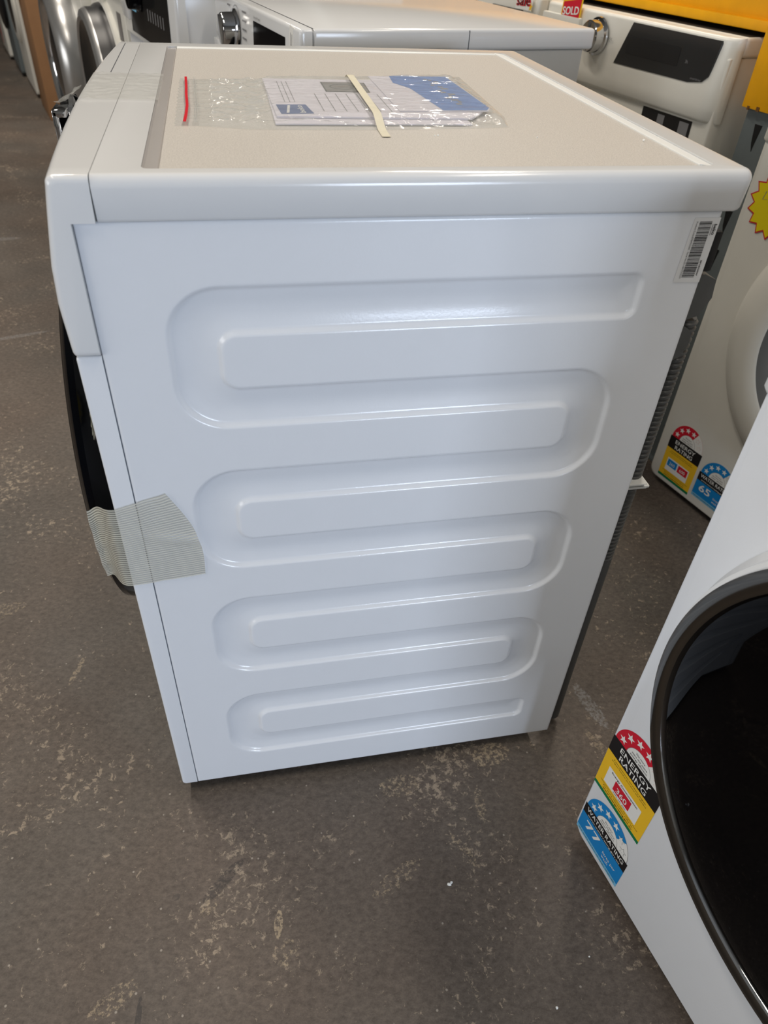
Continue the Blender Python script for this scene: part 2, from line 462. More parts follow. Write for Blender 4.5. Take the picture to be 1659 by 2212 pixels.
corrug('wall_front_right', (2.75, -6.2), (4.5, -6.2), 0, 4.6)
corrug('wall_front_above_door', (1.15, -6.2), (2.75, -6.2), 1.85, 4.6)

# ------------------------------------------------------------------ ratings labels
def energy_label(par, O, num='360', two_box=False, tilt=0):
    F = Flat(O, (0, -1, 0), (0, 0, 1))
    w = 0.0905; cv = 0.105; R = 0.0425
    F.slab([(0, 0), (w, 0), (w, cv), (0, cv)], 'white', 1)
    F.arc(w / 2, cv, 0, R, 0, 180, 'white', 1)
    F.rect(0, 0, w, 0.006, 'green', 2); F.rect(0, 0.006, w, 0.0755, 'yellow', 2); F.rect(0, 0.0755, w, cv, 'ink', 2)
    end = 55 if not two_box else 62
    F.arc(w / 2, cv, 0.0215, R, end, 180, 'red', 2); F.arc(w / 2, cv, R - 0.0004, R, 0, end, 'lino', 2)
    F.arc(w / 2, cv, 0.021, 0.0215, 0, 180, 'grey_ink', 2)
    for i in range(6):
        a = math.radians(180 - 16 - i * 29.6)
        cu, cw = w / 2 + 0.0322 * math.cos(a), cv + 0.0322 * math.sin(a)
        if i < 4: F.star(cu, cw, 0.0068, 'white', 3)
        else: F.star(cu, cw, 0.0066, 'lino', 3); F.star(cu, cw, 0.0058, 'white', 4)
    F.rect(0.0125, 0.021, 0.076, 0.053, 'white', 3)
    if two_box:
        F.rect(0.015, 0.033, 0.042, 0.050, 'cyan', 4); F.rect(0.0455, 0.033, 0.073, 0.050, 'red', 4)
    else:
        F.rect(0.029, 0.0265, 0.0605, 0.0445, 'red', 4)
    o = F.done('energy_label', par, 'red, black and yellow energy rating label')
    T = Flat(O, (0, -1, 0), (0, 0, 1))
    T.text('ENERGY', w / 2, 0.0918, 0.0128, 'white', 5, width=0.056, align='C', bold=0.012)
    T.text('RATING', w / 2, 0.0790, 0.0128, 'white', 5, width=0.050, align='C', bold=0.012)
    T.text('The more', w / 2, cv + 0.0125, 0.0042, 'ink', 5, align='C'); T.text('stars the more', w / 2, cv + 0.0075, 0.0042, 'ink', 5, align='C', width=0.028)
    T.text('energy efficient', w / 2, cv + 0.0028, 0.0042, 'ink', 5, align='C', width=0.031)
    T.text('A joint government and industry program', w / 2, 0.0695, 0.0028, 'ink', 5, align='C', width=0.062)
    T.text('Program tested in accordance with standard', w / 2, 0.0655, 0.0026, 'ink', 5, align='C', width=0.066)
    if two_box:
        T.text('260', 0.0285, 0.037, 0.011, 'white', 6, align='C'); T.text('600', 0.059, 0.037, 0.011, 'white', 6, align='C')
    else:
        T.text('Energy Consumption', 0.0445, 0.0475, 0.0042, 'ink', 5, align='C', width=0.05, bold=0.02)
        T.text(num, 0.0447, 0.0295, 0.0125, 'white', 6, align='C', width=0.020, bold=0.012)
        T.text('kWh per year', 0.0447, 0.0225, 0.0036, 'ink', 5, align='C', width=0.026)
    T.text('When tested in accordance with the standard. Actual', w / 2, 0.0172, 0.0024, 'ink', 5, align='C', width=0.075)
    T.text('For more information refer to', w / 2, 0.0130, 0.0034, 'ink', 5, align='C', width=0.06)
    T.text('www.energyrating.gov.au', w / 2, 0.0083, 0.0040, 'ink', 5, align='C', width=0.06, bold=0.02)
    T.done('lettering', o)

def water_label(par, O, num='77', filled=4.5):
    F = Flat(O, (0, -1, 0), (0, 0, 1))
    w = 0.0905; v1 = 0.042; v2 = 0.0625; R = 0.0425
    F.slab([(0, 0), (w, 0), (w, v2), (0, v2)], 'white', 1); F.arc(w / 2, v2, 0, R, 0, 180, 'white', 1)
    F.rect(0, 0, w, 0.0075, 'pale_blue', 2); F.rect(0, 0.0075, w, v1, 'cyan', 2); F.rect(0, v1, w, v2, 'ink', 2)
    end = 180 - filled * 29.6 - 4
    F.arc(w / 2, v2, 0.0215, R, end, 180, 'cyan', 2); F.arc(w / 2, v2, R - 0.0004, R, 0, end, 'grey_ink', 2); F.arc(w / 2, v2, 0.021, 0.0215, 0, 180, 'grey_ink', 2)
    for i in range(6):
        a = math.radians(180 - 16 - i * 29.6)
        cu, cw = w / 2 + 0.0322 * math.cos(a), v2 + 0.0322 * math.sin(a)
        if i >= filled - 0.6: F.star(cu, cw, 0.0070, 'grey_ink', 3); F.star(cu, cw, 0.0061, 'white', 4)
        else: F.star(cu, cw, 0.0068, 'white', 3)
    o = F.done('water_label', par, 'blue and black water rating label')
    T = Flat(O, (0, -1, 0), (0, 0, 1))
    T.text('WATER RATING', w / 2, 0.0515, 0.0115, 'white', 5, width=0.078, align='C', bold=0.01)
    T.text('www.waterrating.gov.au', w / 2, 0.0445, 0.0054, 'white', 5, width=0.07, align='C')
    T.text('The more', w / 2, v2 + 0.0125, 0.004, 'ink', 5, align='C'); T.text('stars the more', w / 2, v2 + 0.0078, 0.004, 'ink', 5, align='C', width=0.028)
    T.text('water efficient', w / 2, v2 + 0.0032, 0.004, 'ink', 5, align='C', width=0.03)
    T.text(num, 0.0135, 0.0205, 0.0225, 'white', 5, width=0.029, bold=0.03)
    T.text('litres per', 0.053, 0.0215, 0.0078, 'white', 5, width=0.027); T.text('wash', 0.053, 0.0135, 0.0078, 'white', 5, width=0.014)
    T.text('When tested in accordance with standard AS/NZS 6400', w / 2, 0.0028, 0.0040, 'ink', 5, width=0.082, align='C')
    T.done('lettering', o)

# ------------------------------------------------------------------ the near washing machine
main = thing('washing_machine', 'white front loader in the middle with snaking grooves pressed in its side panel', 'washing machine')
ZT = 0.8115; ZB = 0.0237; XD = 0.535
BND = [(0.7585, 0.716), (0.664, 0.6235), (0.573, 0.533), (0.483, 0.443), (0.393, 0.353), (0.3025, 0.262), (0.212, 0.171), (0.121, 0.079)]
def sd_rr(x, z, x0, x1, z0, z1, r):
    cx, cz = (x0 + x1) / 2, (z0 + z1) / 2
    qx = abs(x - cx) - (x1 - x0) / 2 + r; qz = abs(z - cz) - (z1 - z0) / 2 + r
    return math.hypot(max(qx, 0), max(qz, 0)) + min(max(qx, qz), 0) - r
def groove_sd(x, z):
    d = 1.0; xm = 0.267
    if x < xm:
        for k in (0, 2, 4, 6):
            (t1, b1), (t2, b2) = BND[k], BND[k + 1]
            if z < b2 - 0.02 or z > t1 + 0.02: continue
            dd = sd_rr(x, z, 0.055, 0.8, b2, t1, 0.045)
            dd = max(dd, -sd_rr(x, z, 0.098, 0.9, t2, b1, 0.014)); d = min(d, dd)
    else:
        for k in (1, 3, 5):
            (t1, b1), (t2, b2) = BND[k], BND[k + 1]
            if z < b2 - 0.02 or z > t1 + 0.02: continue
            dd = sd_rr(x, z, -0.4, 0.478, b2, t1, 0.045)
            dd = max(dd, -sd_rr(x, z, -0.5, 0.436, t2, b1, 0.014)); d = min(d, dd)
        for k in (0, 7):
            t1, b1 = BND[k]
            if b1 - 0.02 < z < t1 + 0.02: d = min(d, sd_rr(x, z, -0.4, 0.478, b1, t1, 0.010))
    return d
def groove_depth(x, z):
    d = groove_sd(x, z)
    if d > 0.0012: return 0.0
    t = (0.0012 - d)
    return 0.0038 * sstep(t / 0.0050) + 0.0024 * sstep(t / 0.021)
def side_y(x, z):
    y = groove_depth(x, z)
    e = min(x, XD - x, z - ZB, ZT - z)
    if e < 0.003: y += 0.003 - math.sqrt(max(0, 0.003 ** 2 - (0.003 - max(e, 0)) ** 2))
    return y
xs = [0, 0.0006, 0.0012, 0.002, 0.003] + lsp(0.0045, XD - 0.0045, 330) + [XD - 0.003, XD - 0.002, XD - 0.0012, XD - 0.0006, XD]
zs = [ZB, ZB + 0.0006, ZB + 0.0012, ZB + 0.002, ZB + 0.003] + lsp(ZB + 0.0045, ZT - 0.0045, 500) + [ZT - 0.003, ZT - 0.002, ZT - 0.0012, ZT - 0.0006, ZT]
v, f = grid_mesh(xs, zs, lambda x, z: (x, side_y(x, z), z))
link_raw('side_panel', v, f, 'enamel', main, label='white pressed steel side panel with snaking grooves')
# cabinet shell behind the panel, far side, back
bm = bmesh.new(); box(bm, 0.004, XD - 0.020, 0.0135, 0.6, ZB + 0.002, ZT - 0.001, 0.003)
link('cabinet', bm, 'grey_enamel', main)
bm = bmesh.new(); box(bm, XD - 0.020, XD - 0.013, 0.010, 0.596, 0.04, 0.80, 0.002); box(bm, XD - 0.014, XD - 0.0005, 0.003, 0.0045, 0.03, 0.805, 0.0005)
for i in range(26):
    z = 0.10 + i * 0.0265
    box(bm, XD - 0.014, XD - 0.009, 0.012, 0.05, z, z + 0.008, 0.002)
link('back_panel', bm, 'rack_grey', main)
# lid: rounded slab with a sunk speckled board
LX0, LX1, LY0, LY1, LZ0, LZ1 = 0.0186, 0.5545, -0.0035, 0.6228, ZT, 0.845
bm = bmesh.new()
def rr_pts(x0, x1, y0, y1, r, n=8):
    P = []
    for cx, cy, a in ((x1 - r, y1 - r, 0), (x0 + r, y1 - r, 90), (x0 + r, y0 + r, 180), (x1 - r, y0 + r, 270)):
        for i in range(n + 1):
            t = math.radians(a + 90 * i / n); P.append((cx + r * math.cos(t), cy + r * math.sin(t)))
    return P
def lid_ring(ins, z, x0=LX0, r=0.012):
    # the front side of the lid butts against the control panel: stay square there
    rr = max(r - ins, 0.001); P = []
    for cx, cy, a in ((LX1 - ins - rr, LY1 - ins - rr, 0), (LX1 - ins - rr, LY0 + ins + rr, 270)):
        pts = [(cx + rr * math.cos(math.radians(a + 90 * i / 8)), cy + rr * math.sin(math.radians(a + 90 * i / 8))) for i in range(9)]
        P.append(pts)
    ring = [(x0, LY0 + ins)] + P[1] + P[0] + [(x0, LY1 - ins)]
    return [(x, y, z) for x, y in ring]
R0 = 0.009
rings = [lid_ring(0.004, LZ0), lid_ring(0.0025, LZ0 + 0.001), lid_ring(0.0015, LZ0 + 0.003)]
for i in range(9):
    a = PI / 2 * i / 8
    rings.append(lid_ring(R0 * (1 - math.cos(a)) * 0.9, LZ1 - R0 + R0 * math.sin(a)))
vr = [[bm.verts.new(p) for p in r] for r in rings]
n = len(vr[0])
for A, B in zip(vr, vr[1:]):
    for i in range(n): bm.faces.new((A[i], A[(i + 1) % n], B[(i + 1) % n], B[i]))
bm.faces.new(list(reversed(vr[0])))
# top face with a hole for the inset frame
FX0, FX1, FY0, FY1 = 0.0535, 0.5235, 0.0145, 0.588
inner = [bm.verts.new((x, y, LZ1)) for x, y in rr_pts(FX0, FX1, FY0, FY1, 0.006, 4)]
edges = []
for loop in (vr[-1], inner):
    for i in range(len(loop)):
        e = bm.edges.get((loop[i], loop[(i + 1) % len(loop)])) or bm.edges.new((loop[i], loop[(i + 1) % len(loop)]))
        edges.append(e)
bmesh.ops.triangle_fill(bm, use_beauty=True, use_dissolve=False, edges=edges)
low = [bm.verts.new((x, y, LZ1 - 0.0035)) for x, y in rr_pts(FX0, FX1, FY0, FY1, 0.006, 4)]
for i in range(len(inner)): bm.faces.new((inner[i], inner[(i + 1) % len(inner)], low[(i + 1) % len(low)], low[i]))
bm.faces.new(low)
lid = link('lid', bm, 'plastic', main, angle=40)
# frame strips beside the board (front strip, back sloped strip)
bm = bmesh.new()
loft(bm, [[(0.0538, y, LZ1 - 0.003), (0.0538, y, LZ1 - 0.0002), (0.0555, y, LZ1 - 0.0016), (0.0648, y, LZ1 - 0.0014), (0.0662, y, LZ1 - 0.003)] for y in (0.0165, 0.587)])
link('inset_strip', bm, 'strip', lid, label='greyish front strip of the lid inset')
bm = bmesh.new()
loft(bm, [[(0.5085, y, LZ1 - 0.003), (0.5085, y, LZ1 + 0.0004), (0.5098, y, LZ1 + 0.0006), (0.5228, y, LZ1 - 0.0012), (0.5232, y, LZ1 - 0.003)] for y in (0.0155, 0.587)])
link('inset_strip', bm, 'frame', lid)
bm = bmesh.new(); box(bm, 0.0664, 0.5083, 0.0155, 0.575, LZ1 - 0.0034, LZ1 - 0.0004, 0.0003, 1)
link('inset_board', bm, 'worktop', lid, label='matt speckled beige worktop board let into the lid')
bm = bmesh.new(); box(bm, 0.0664, 0.5083, 0.5752, 0.5868, LZ1 - 0.0034, LZ1 + 0.0003, 0.001, 2)
link('inset_strip', bm, 'frame', lid)

# curved control panel and front panel, lofted along the width
def front_x(z):
    pts = [(0.0, -0.021), (0.30, -0.021), (0.7035, -0.0215), (0.748, -0.0235), (0.78, -0.0215), (0.812, -0.0165), (0.83, -0.0135), (0.845, -0.0108)]
    for (a, xa), (b, xb) in zip(pts, pts[1:]):
        if z <= b: return xa + (xb - xa) * (z - a) / (b - a)
    return pts[-1][1]
def bulge(y): 
    t = (y - 0.31) / 0.315; return 0.0105 * max(0, 1 - t * t)
def cp_ring(y, ins):
    r = 0.006; zt, zb = 0.845 - ins, 0.7035 + ins; P = []
    P.append((0.0182 - 0.0002, y, 0.845 - ins)); 
    zz = lsp(zb + r, zt - r, 14)
    fx = lambda z: front_x(z) - bulge(y) + ins
    # top rounded
    for i in range(6, -1, -1):
        a = PI / 2 * i / 6; P.append((fx(zt - r) + r - r * math.cos(a), y, zt - r + r * math.sin(a)))
    for z in reversed(zz[:-1]): P.append((fx(z), y, z))
    for i in range(1, 7):
        a = PI / 2 * i / 6; P.append((fx(zb + r) + 0.003 - 0.003 * math.cos(a), y, zb + r - r * math.sin(a)))
    P.append((-0.0003, y, zb)); P.append((-0.0003, y, ZT + 0.0004 + 0)); P.append((0.0172, y, ZT + 0.0004))
    P.append((0.0178, y, 0.835))
    return P
bm = bmesh.new()
sl = [(LY0 + 0.009 * (1 - math.sin(PI / 2 * i / 6)) * 0 + 0.006 * (1 - math.cos(PI / 2 * (6 - i) / 6)) * 0, 0) for i in range(0)]
ys = []
for i in range(6): a = PI / 2 * i / 5; ys.append((LY0 + 0.005 * (1 - math.sin(a)), 0.005 * (1 - math.cos(a))))
ys = sorted(ys)
rings = []
K = 6
for i in range(K): 
    a = PI / 2 * i / (K - 1); rings.append((LY0 + 0.005 * (1 - math.cos(a)), 0.005 * (1 - math.sin(a))))
for y in lsp(0.02, 0.60, 24): rings.append((y, 0.0))
for i in range(K):
    a = PI / 2 * (K - 1 - i) / (K - 1); rings.append((LY1 - 0.005 * (1 - math.cos(a)), 0.005 * (1 - math.sin(a))))
loft(bm, [cp_ring(y, s) for y, s in rings])
cpan = link('control_panel', bm, 'plastic', main, label='glossy white curved control panel', angle=50)
def fp_ring(y, ins):
    P = []; zt, zb = 0.7022 - ins, 0.0225 + ins; r = 0.005
    fx = lambda z: front_x(0.3) - bulge(y) * 0.35 + ins
    P.append((-0.0004, y, zt))
    for i in range(6, -1, -1):
        a = PI / 2 * i / 6; P.append((fx(0) + 0.003 - 0.003 * math.cos(a), y, zt - 0.003 + 0.003 * math.sin(a)))
    for z in lsp(0.65, 0.06, 8): P.append((fx(z), y, z))
    for i in range(0, 7):
        a = PI / 2 * i / 6; P.append((fx(0) + r - r * math.cos(a), y, zb + r - r * math.sin(a)))
    P.append((-0.0004, y, zb)); P.append((-0.0004, y, 0.35))
    return P
bm = bmesh.new(); rings = []
for i in range(K): a = PI / 2 * i / (K - 1); rings.append((0.0002 + 0.003 * (1 - math.cos(a)), 0.003 * (1 - math.sin(a))))
for y in lsp(0.02, 0.58, 16): rings.append((y, 0.0))
for i in range(K): a = PI / 2 * (K - 1 - i) / (K - 1); rings.append((0.6 - 0.003 * (1 - math.cos(a)), 0.003 * (1 - math.sin(a))))
loft(bm, [fp_ring(y, s) for y, s in rings])
fpan = link('front_panel', bm, 'enamel', main, label='white lower front panel', angle=50)
# dark gap liner behind the seams
bm = bmesh.new(); box(bm, -0.006, 0.006, 0.003, 0.59, 0.04, 0.80); box(bm, 0.012, 0.022, 0.004, 0.60, 0.815, 0.842)
link('seam_liner', bm, 'seam', main)
# detergent drawer: front plate and its seam on the top of the panel
bm = bmesh.new()
rr = []
for y in lsp(0.42, 0.60, 10):
    rr.append([(front_x(0.84) - bulge(y) - 0.0012, y, 0.838), (front_x(0.755) - bulge(y) - 0.0012, y, 0.755), (front_x(0.755) - bulge(y) + 0.002, y, 0.755), (front_x(0.84) - bulge(y) + 0.002, y, 0.838)])
loft(bm, rr); dr = link('detergent_drawer', bm, 'plastic', main)
bm = bmesh.new(); box(bm, -0.0014, -0.0004, 0.395, 0.606, 0.8446, 0.84515); link('drawer_seam', bm, 'seam', dr)
# dial
bm = bmesh.new(); lathe(bm, [(0.036, 0), (0.036, 0.004), (0.033, 0.006), (0.0315, 0.0065), (0.0315, 0.014), (0.029, 0.017), (0.0, 0.0175)], (-0.030, 0.305, 0.803), (-1, 0, 0), 48, mi=[0, 0, 0, 1, 1, 1])
dial = link('dial', bm, ['chrome', 'gloss_black'], main, label='chrome and black programme dial')
bm = bmesh.new(); box(bm, -0.0480, -0.034, 0.262, 0.300, 0.826, 0.8335, 0.002); box(bm, -0.0480, -0.042, 0.262, 0.268, 0.795, 0.833, 0.002)
link('dial_grip', bm, 'chrome', dial)
v, f = grid_mesh(lsp(0, 1, 8), lsp(0, 1, 8), lambda a, b: (-0.028 - 0.020 * a + 0.002 * math.sin(9 * b), 0.285 + 0.06 * b, 0.843 - 0.008 * a + 0.002 * math.sin(7 * a + 5 * b) - 0.012 * a * b))
link_raw('loose_tape', v, f, 'clear_tape', main, label='crumpled clear tape end over the dial')
# display window on the front
bm = bmesh.new(); rr = []
for y in lsp(0.06, 0.20, 8): rr.append([(front_x(0.815) - bulge(y) - 0.001, y, 0.815), (front_x(0.775) - bulge(y) - 0.001, y, 0.775), (front_x(0.775) - bulge(y) + 0.002, y, 0.775), (front_x(0.815) - bulge(y) + 0.002, y, 0.815)])
loft(bm, rr); link('display', bm, 'display', main)
# door
DY, DZ = 0.305, 0.477
bm = bmesh.new()
lathe(bm, [(0.236, -0.004), (0.246, 0.006), (0.257, 0.019), (0.2605, 0.027), (0.259, 0.034), (0.250, 0.040), (0.232, 0.0425), (0.216, 0.040)], (-0.0215, DY, DZ), (-1, 0, 0), 128)
door = link('door', bm, 'gloss_black', main, label='round glossy black door')
bm = bmesh.new(); lathe(bm, [(0.217, 0.039), (0.19, 0.036), (0.17, 0.020), (0.13, 0.006), (0.0, 0.0)], (-0.0215, DY, DZ), (-1, 0, 0), 96)
link('door_glass', bm, 'glass', door)
bm = bmesh.new(); lathe(bm, [(0.2470, 0.0060), (0.2490, 0.0070), (0.2500, 0.0095), (0.2490, 0.0108)], (-0.0225, DY, DZ), (-1, 0, 0), 128)
link('door_trim', bm, 'dark', door)
# jagged star standing off the front between door and panel
F = Flat((-0.0265, 0.040, 0.628), (0.06, -1, 0), (0.10, 0, 1))
F.star(0, 0, 0.030, 'masking', 1, pts=16, inner=0.82); F.star(0, 0, 0.027, 'star_yellow', 2, pts=16, inner=0.82)
F.done('zigzag_star', main, 'yellow zigzag star seen edge-on')

# ribbed packing tape from the side panel round the corner to the door
def tape_pt(s, t):
    """s along the tape (0 = end on the side panel .. 1 = on the door), t across 0 bottom..1 top"""
    if s < 0.62:
        k = s / 0.62
        top = Vector((0.0300 + (-0.0210 - 0.0300) * k, -0.0012, 0.5535 + (0.5385 - 0.5535) * k)); bot = Vector((0.0560 + (-0.0210 - 0.0560) * k, -0.0012, 0.4390 + (0.4325 - 0.4390) * k))
        bow = math.sin(PI * t) * 0.011 * (1 - k)
        p = bot.lerp(top, t); p.x += bow
        p.y -= 0.0006 * abs(math.sin(9 * s + 5 * t)) + 0.0028 * max(0, 1 - abs(t - 0.45 - 0.25 * k) / 0.10) * sstep(1 - k) 
        p.y = min(p.y, side_y(max(p.x, 0), p.z) - 0.0006) if p.x > 0.001 else p.y
        return p
    k = (s - 0.62) / 0.38
    a0 = Vector((-0.0235, 0.0 - 0.0012, 0)); 
    z = (0.4325 + (0.5385 - 0.4325) * t)
    z2 = 0.397 + 0.106 * t
    zz = z + (z2 - z) * sstep(k)
    rr_ = 0.2625; yy = DY - math.sqrt(max(0, rr_ ** 2 - (zz - DZ) ** 2))
    # corner -> door rim
    x = -0.0225 - 0.036 * k ** 0.9 
    y = -0.0012 + (yy - 0.0005 + 0.0012) * sstep(min(1, k * 1.15))
    return Vector((x, y + 0.0012 * math.sin(20 * t) * k, zz))
S, T_ = lsp(0, 1, 60), lsp(0, 1, 40)
v, f = grid_mesh(S, T_, tape_pt)
link_raw('packing_tape', v, f, 'strand_tape', main, label='ribbed translucent strand tape holding the door', uvf=lambda i: (S[i % 60], T_[i // 60]))
# clear tape across the lid seam
def ct(a, b):
    x = -0.018 + 0.075 * a; y = 0.25 + 0.135 * b - 0.004 * a
    w_ = mnoise.noise(Vector((x * 60, y * 60, 0))) * 0.0012 + mnoise.noise(Vector((x * 160, y * 40, 3))) * 0.0007
    return (x, y, 0.8462 + abs(w_) * (1 if a > 0.03 else 0.2))
v, f = grid_mesh(lsp(0, 1, 50), lsp(0, 1, 60), ct)
link_raw('clear_tape', v, f, 'clear_tape', main, label='wrinkled clear tape across the lid seam')
# dust smears at the corner of the top
# barcode sticker
F = Flat((0.5072, -0.0003, 0.7490), (1, 0, 0), (0, 0, 1))
sk = [(0.0008, 0.0), (0.0272, -0.001), (0.0272, 0.0575), (0.0032, 0.0578)]
F.slab([(0.0000, 0.001), (0.0012, 0), (0.0265, -0.0004), (0.0272, 0.0575), (0.0032, 0.0578), (0.0022, 0.0568)], 'plastic', 1)
z = 0.0045; random.seed(3)
while z < 0.0545:
    wd = random.choice([0.00035, 0.00035, 0.0005, 0.0007, 0.001]); 
    sl = 0.0010 * (z / 0.05)
    F.rect(0.0068 + sl, z, 0.0192 + sl * 0.6, z + wd, 'ink', 2); z += wd + random.choice([0.00035, 0.0004, 0.0006])
stk = F.done('barcode_sticker', main, 'white sticker with black barcode on the side panel')
T = Flat((0.5072, -0.0003, 0.7490), (1, 0, 0), (0, 0, 1))
T.text('Product Code:8784933200   Serial No:25-100172-02.01', 0.0046, 0.0545, 0.0023, 'ink', 4, rot=-90, width=0.0505)
T.text('beko', 0.0224, 0.0520, 0.0042, 'ink', 4, rot=-90, width=0.0092, bold=0.03)
T.rect(0.0209, 0.0425, 0.0213, 0.0520, 'ink', 4)
T.text('BFL8520W', 0.0204, 0.0200, 0.0022, 'ink', 4, rot=-90, width=0.0140, bold=0.04)
T.done('lettering', stk)
# feet
for fx, fy in ((0.03, 0.04), (0.505, 0.04), (0.03, 0.56), (0.505, 0.56)):
    bm = bmesh.new(); lathe(bm, [(0.020, 0), (0.021, 0.004), (0.018, 0.010), (0.008, 0.012), (0.008, 0.03)], (fx, fy, 0.0), (0, 0, 1), 24, cap0=True)
    link('foot', bm, 'black', main)
# drain hose and its holders on the back
def tube_path(P, rfun, n=14):
    bmx = bmesh.new(); P = [Vector(p) for p in P]; rings = []
    for i, p in enumerate(P):
        t = (P[min(i + 1, len(P) - 1)] - P[max(i - 1, 0)]).normalized()
        u = t.cross(Vector((0, 1, 0.1))).normalized(); w = t.cross(u).normalized(); r = rfun(i, p)
        rings.append([p + (u * math.cos(2 * PI * k / n) + w * math.sin(2 * PI * k / n)) * r for k in range(n)])
    loft(bmx, rings); return bmx
P = []; 
for i in range(420):
    s = i / 419; z = 0.70 - 0.685 * s
    P.append((0.5555 + 0.002 * math.sin(s * 3), 0.030 + 0.010 * math.sin(s * 2.5), z))
bm = tube_path(P, lambda i, p: (0.0105 + (0.0018 if (i // 2) % 2 else -0.0006)) if p.z > 0.36 else 0.0125)
link('drain_hose', bm, 'hose', main, label='grey corrugated drain hose')
bm = bmesh.new(); box(bm, 0.543, 0.570, 0.018, 0.046, 0.488, 0.4915, 0.001); box(bm, 0.563, 0.570, 0.014, 0.050, 0.4925, 0.496, 0.001); box(bm, 0.543, 0.568, 0.016, 0.05, 0.4945, 0.4975, 0.001)
link('hose_clip', bm, 'clip', main, label='white hose clip')
for z0, z1, dx in ((0.700, 0.748, 0.026), (0.655, 0.695, 0.018)):
    bm = bmesh.new(); pts = [(0.541, z0), (0.541 + dx * 0.7, z0 + 0.006), (0.541 + dx, z0 + (z1 - z0) * 0.5), (0.541 + dx * 0.92, z1 - 0.006), (0.541 + dx * 0.4, z1), (0.541, z1 - 0.002)]
    loft(bm, [[(x, y, z) for x, z in pts] for y in (0.018, 0.050)]); link('hose_bracket', bm, 'hose', main)
bm = bmesh.new(); box(bm, 0.541, 0.552, 0.012, 0.030, 0.752, 0.79, 0.003); link('inlet_valve', bm, 'black', main)

# ------------------------------------------------------------------ other machines
GRP = 'washing machines in the row behind'
def local_box(name, par, *a, r=0.004, m_='enamel', label=None, seg=2):
    return link(name, boxm(*a, r=r, seg=seg), m_, par, label=label)
def machine(label, loc, yaw, D=0.55, Wd=0.595, H=0.85, lid_h=0.032, body='enamel', lidm='plastic', panel_z=0.715, kick=True, name='washing_machine'):
    t = thing(name, label, 'washing machine', (*loc, 0), yaw, 'washing machines in the left row' if 'row' in label or 'cardboard' in label or 'left edge' in label else 'washing machines on the right')
    zb = 0.018
    # cabinet: rounded lower front corners
    bm = bmesh.new(); ring = []
    r = 0.02; pts = []
    for cy, cz, a in ((Wd - r, H - lid_h - 0.004, 0), (0.0 + r, H - lid_h - 0.004, 90), (r, zb + r, 180), (Wd - r, zb + r, 270)):
        rr2 = 0.002 if a in (0, 90) else r
        for i in range(7):
            b = math.radians(a + 90 * i / 6)
            cyy = (Wd - rr2 if a in (0, 270) else rr2); czz = cz if a in (180, 270) else H - lid_h - rr2
            pts.append((cyy + rr2 * math.cos(b), czz + rr2 * math.sin(b)))
    def shr(k): 
        cy, cz = Wd / 2, H / 2
        return [(cy + (y - cy) * (1 - k / (Wd / 2)), cz + (z - cz) * (1 - k / (H / 2))) for y, z in pts]
    loft(bm, [[(0.004 * (1 - math.cos(PI / 2 * i / 4)), y, z) for y, z in shr(0.004 * (1 - math.sin(PI / 2 * i / 4)))] for i in range(5)] + [[(D - 0.02, y, z) for y, z in pts]])
    link('cabinet', bm, body, t, angle=50)
    link('lid', boxm(0.022, D, -0.003, Wd + 0.003, H - lid_h, H, r=0.006, seg=3), lidm, t)
    for fx, fy in ((0.05, 0.05), (D - 0.07, 0.05), (0.05, Wd - 0.05), (D - 0.07, Wd - 0.05)):
        bm = bmesh.new(); lathe(bm, [(0.02, 0), (0.02, 0.008), (0.009, 0.01), (0.009, zb + 0.004)], (fx, fy, 0), (0, 0, 1), 16, cap0=True); link('foot', bm, 'black', t)
    return t
def knob(par, y, z, x=-0.004, r=0.03, h=0.03, m_='chrome', name='dial'):
    bm = bmesh.new(); lathe(bm, [(r * 1.18, 0), (r * 1.15, 0.004), (r, 0.006), (r * 0.97, h * 0.9), (r * 0.9, h), (0, h * 1.0)], (x, y, z), (-1, 0, 0), 40)
    d = link(name, bm, m_, par)
    bm = bmesh.new(); loft(bm, [[(x - h - 0.001, y - 0.0025, z - r * 0.85), (x - h - 0.001, y + 0.0025, z - r * 0.85), (x - h - 0.004, y + 0.001, z + r * 0.85), (x - h - 0.004, y - 0.001, z + r * 0.85)], [(x - h + 0.001, y - 0.0025, z - r * 0.85), (x - h + 0.001, y + 0.0025, z - r * 0.85), (x - h + 0.001, y + 0.001, z + r * 0.85), (x - h + 0.001, y - 0.001, z + r * 0.85)]])
    link('dial_pointer', bm, m_, d); return d
def cpanel(par, Wd, z0, z1, x=-0.012, m_='plastic', slope=0.010, label=None, r=0.006):
    """control panel block, front face leaning back by slope, butting against the lid"""
    bm = bmesh.new(); rings = []
    for y, ins in ((-0.003, 0.005), (-0.0015, 0.0015), (0.003, 0), (Wd - 0.003, 0), (Wd + 0.0015, 0.0015), (Wd + 0.003, 0.005)):
        P = [(0.021, y, z1 - ins)]
        for i in range(6, -1, -1): a = PI / 2 * i / 6; P.append((x + slope + ins + r - r * math.cos(a), y, z1 - ins - r + r * math.sin(a)))
        for k in (0.66, 0.33): P.append((x + slope * k + ins, y, z0 + (z1 - z0) * k))
        P += [(x + ins, y, z0 + ins + 0.003), (x + ins + 0.002, y, z0 + ins), (0.0, y, z0 + ins), (0.0, y, z0 + 0.02), (0.021, y, z0 + 0.02)]
        rings.append(P)
    loft(bm, rings); return link('control_panel', bm, m_, par, label=label, angle=50)
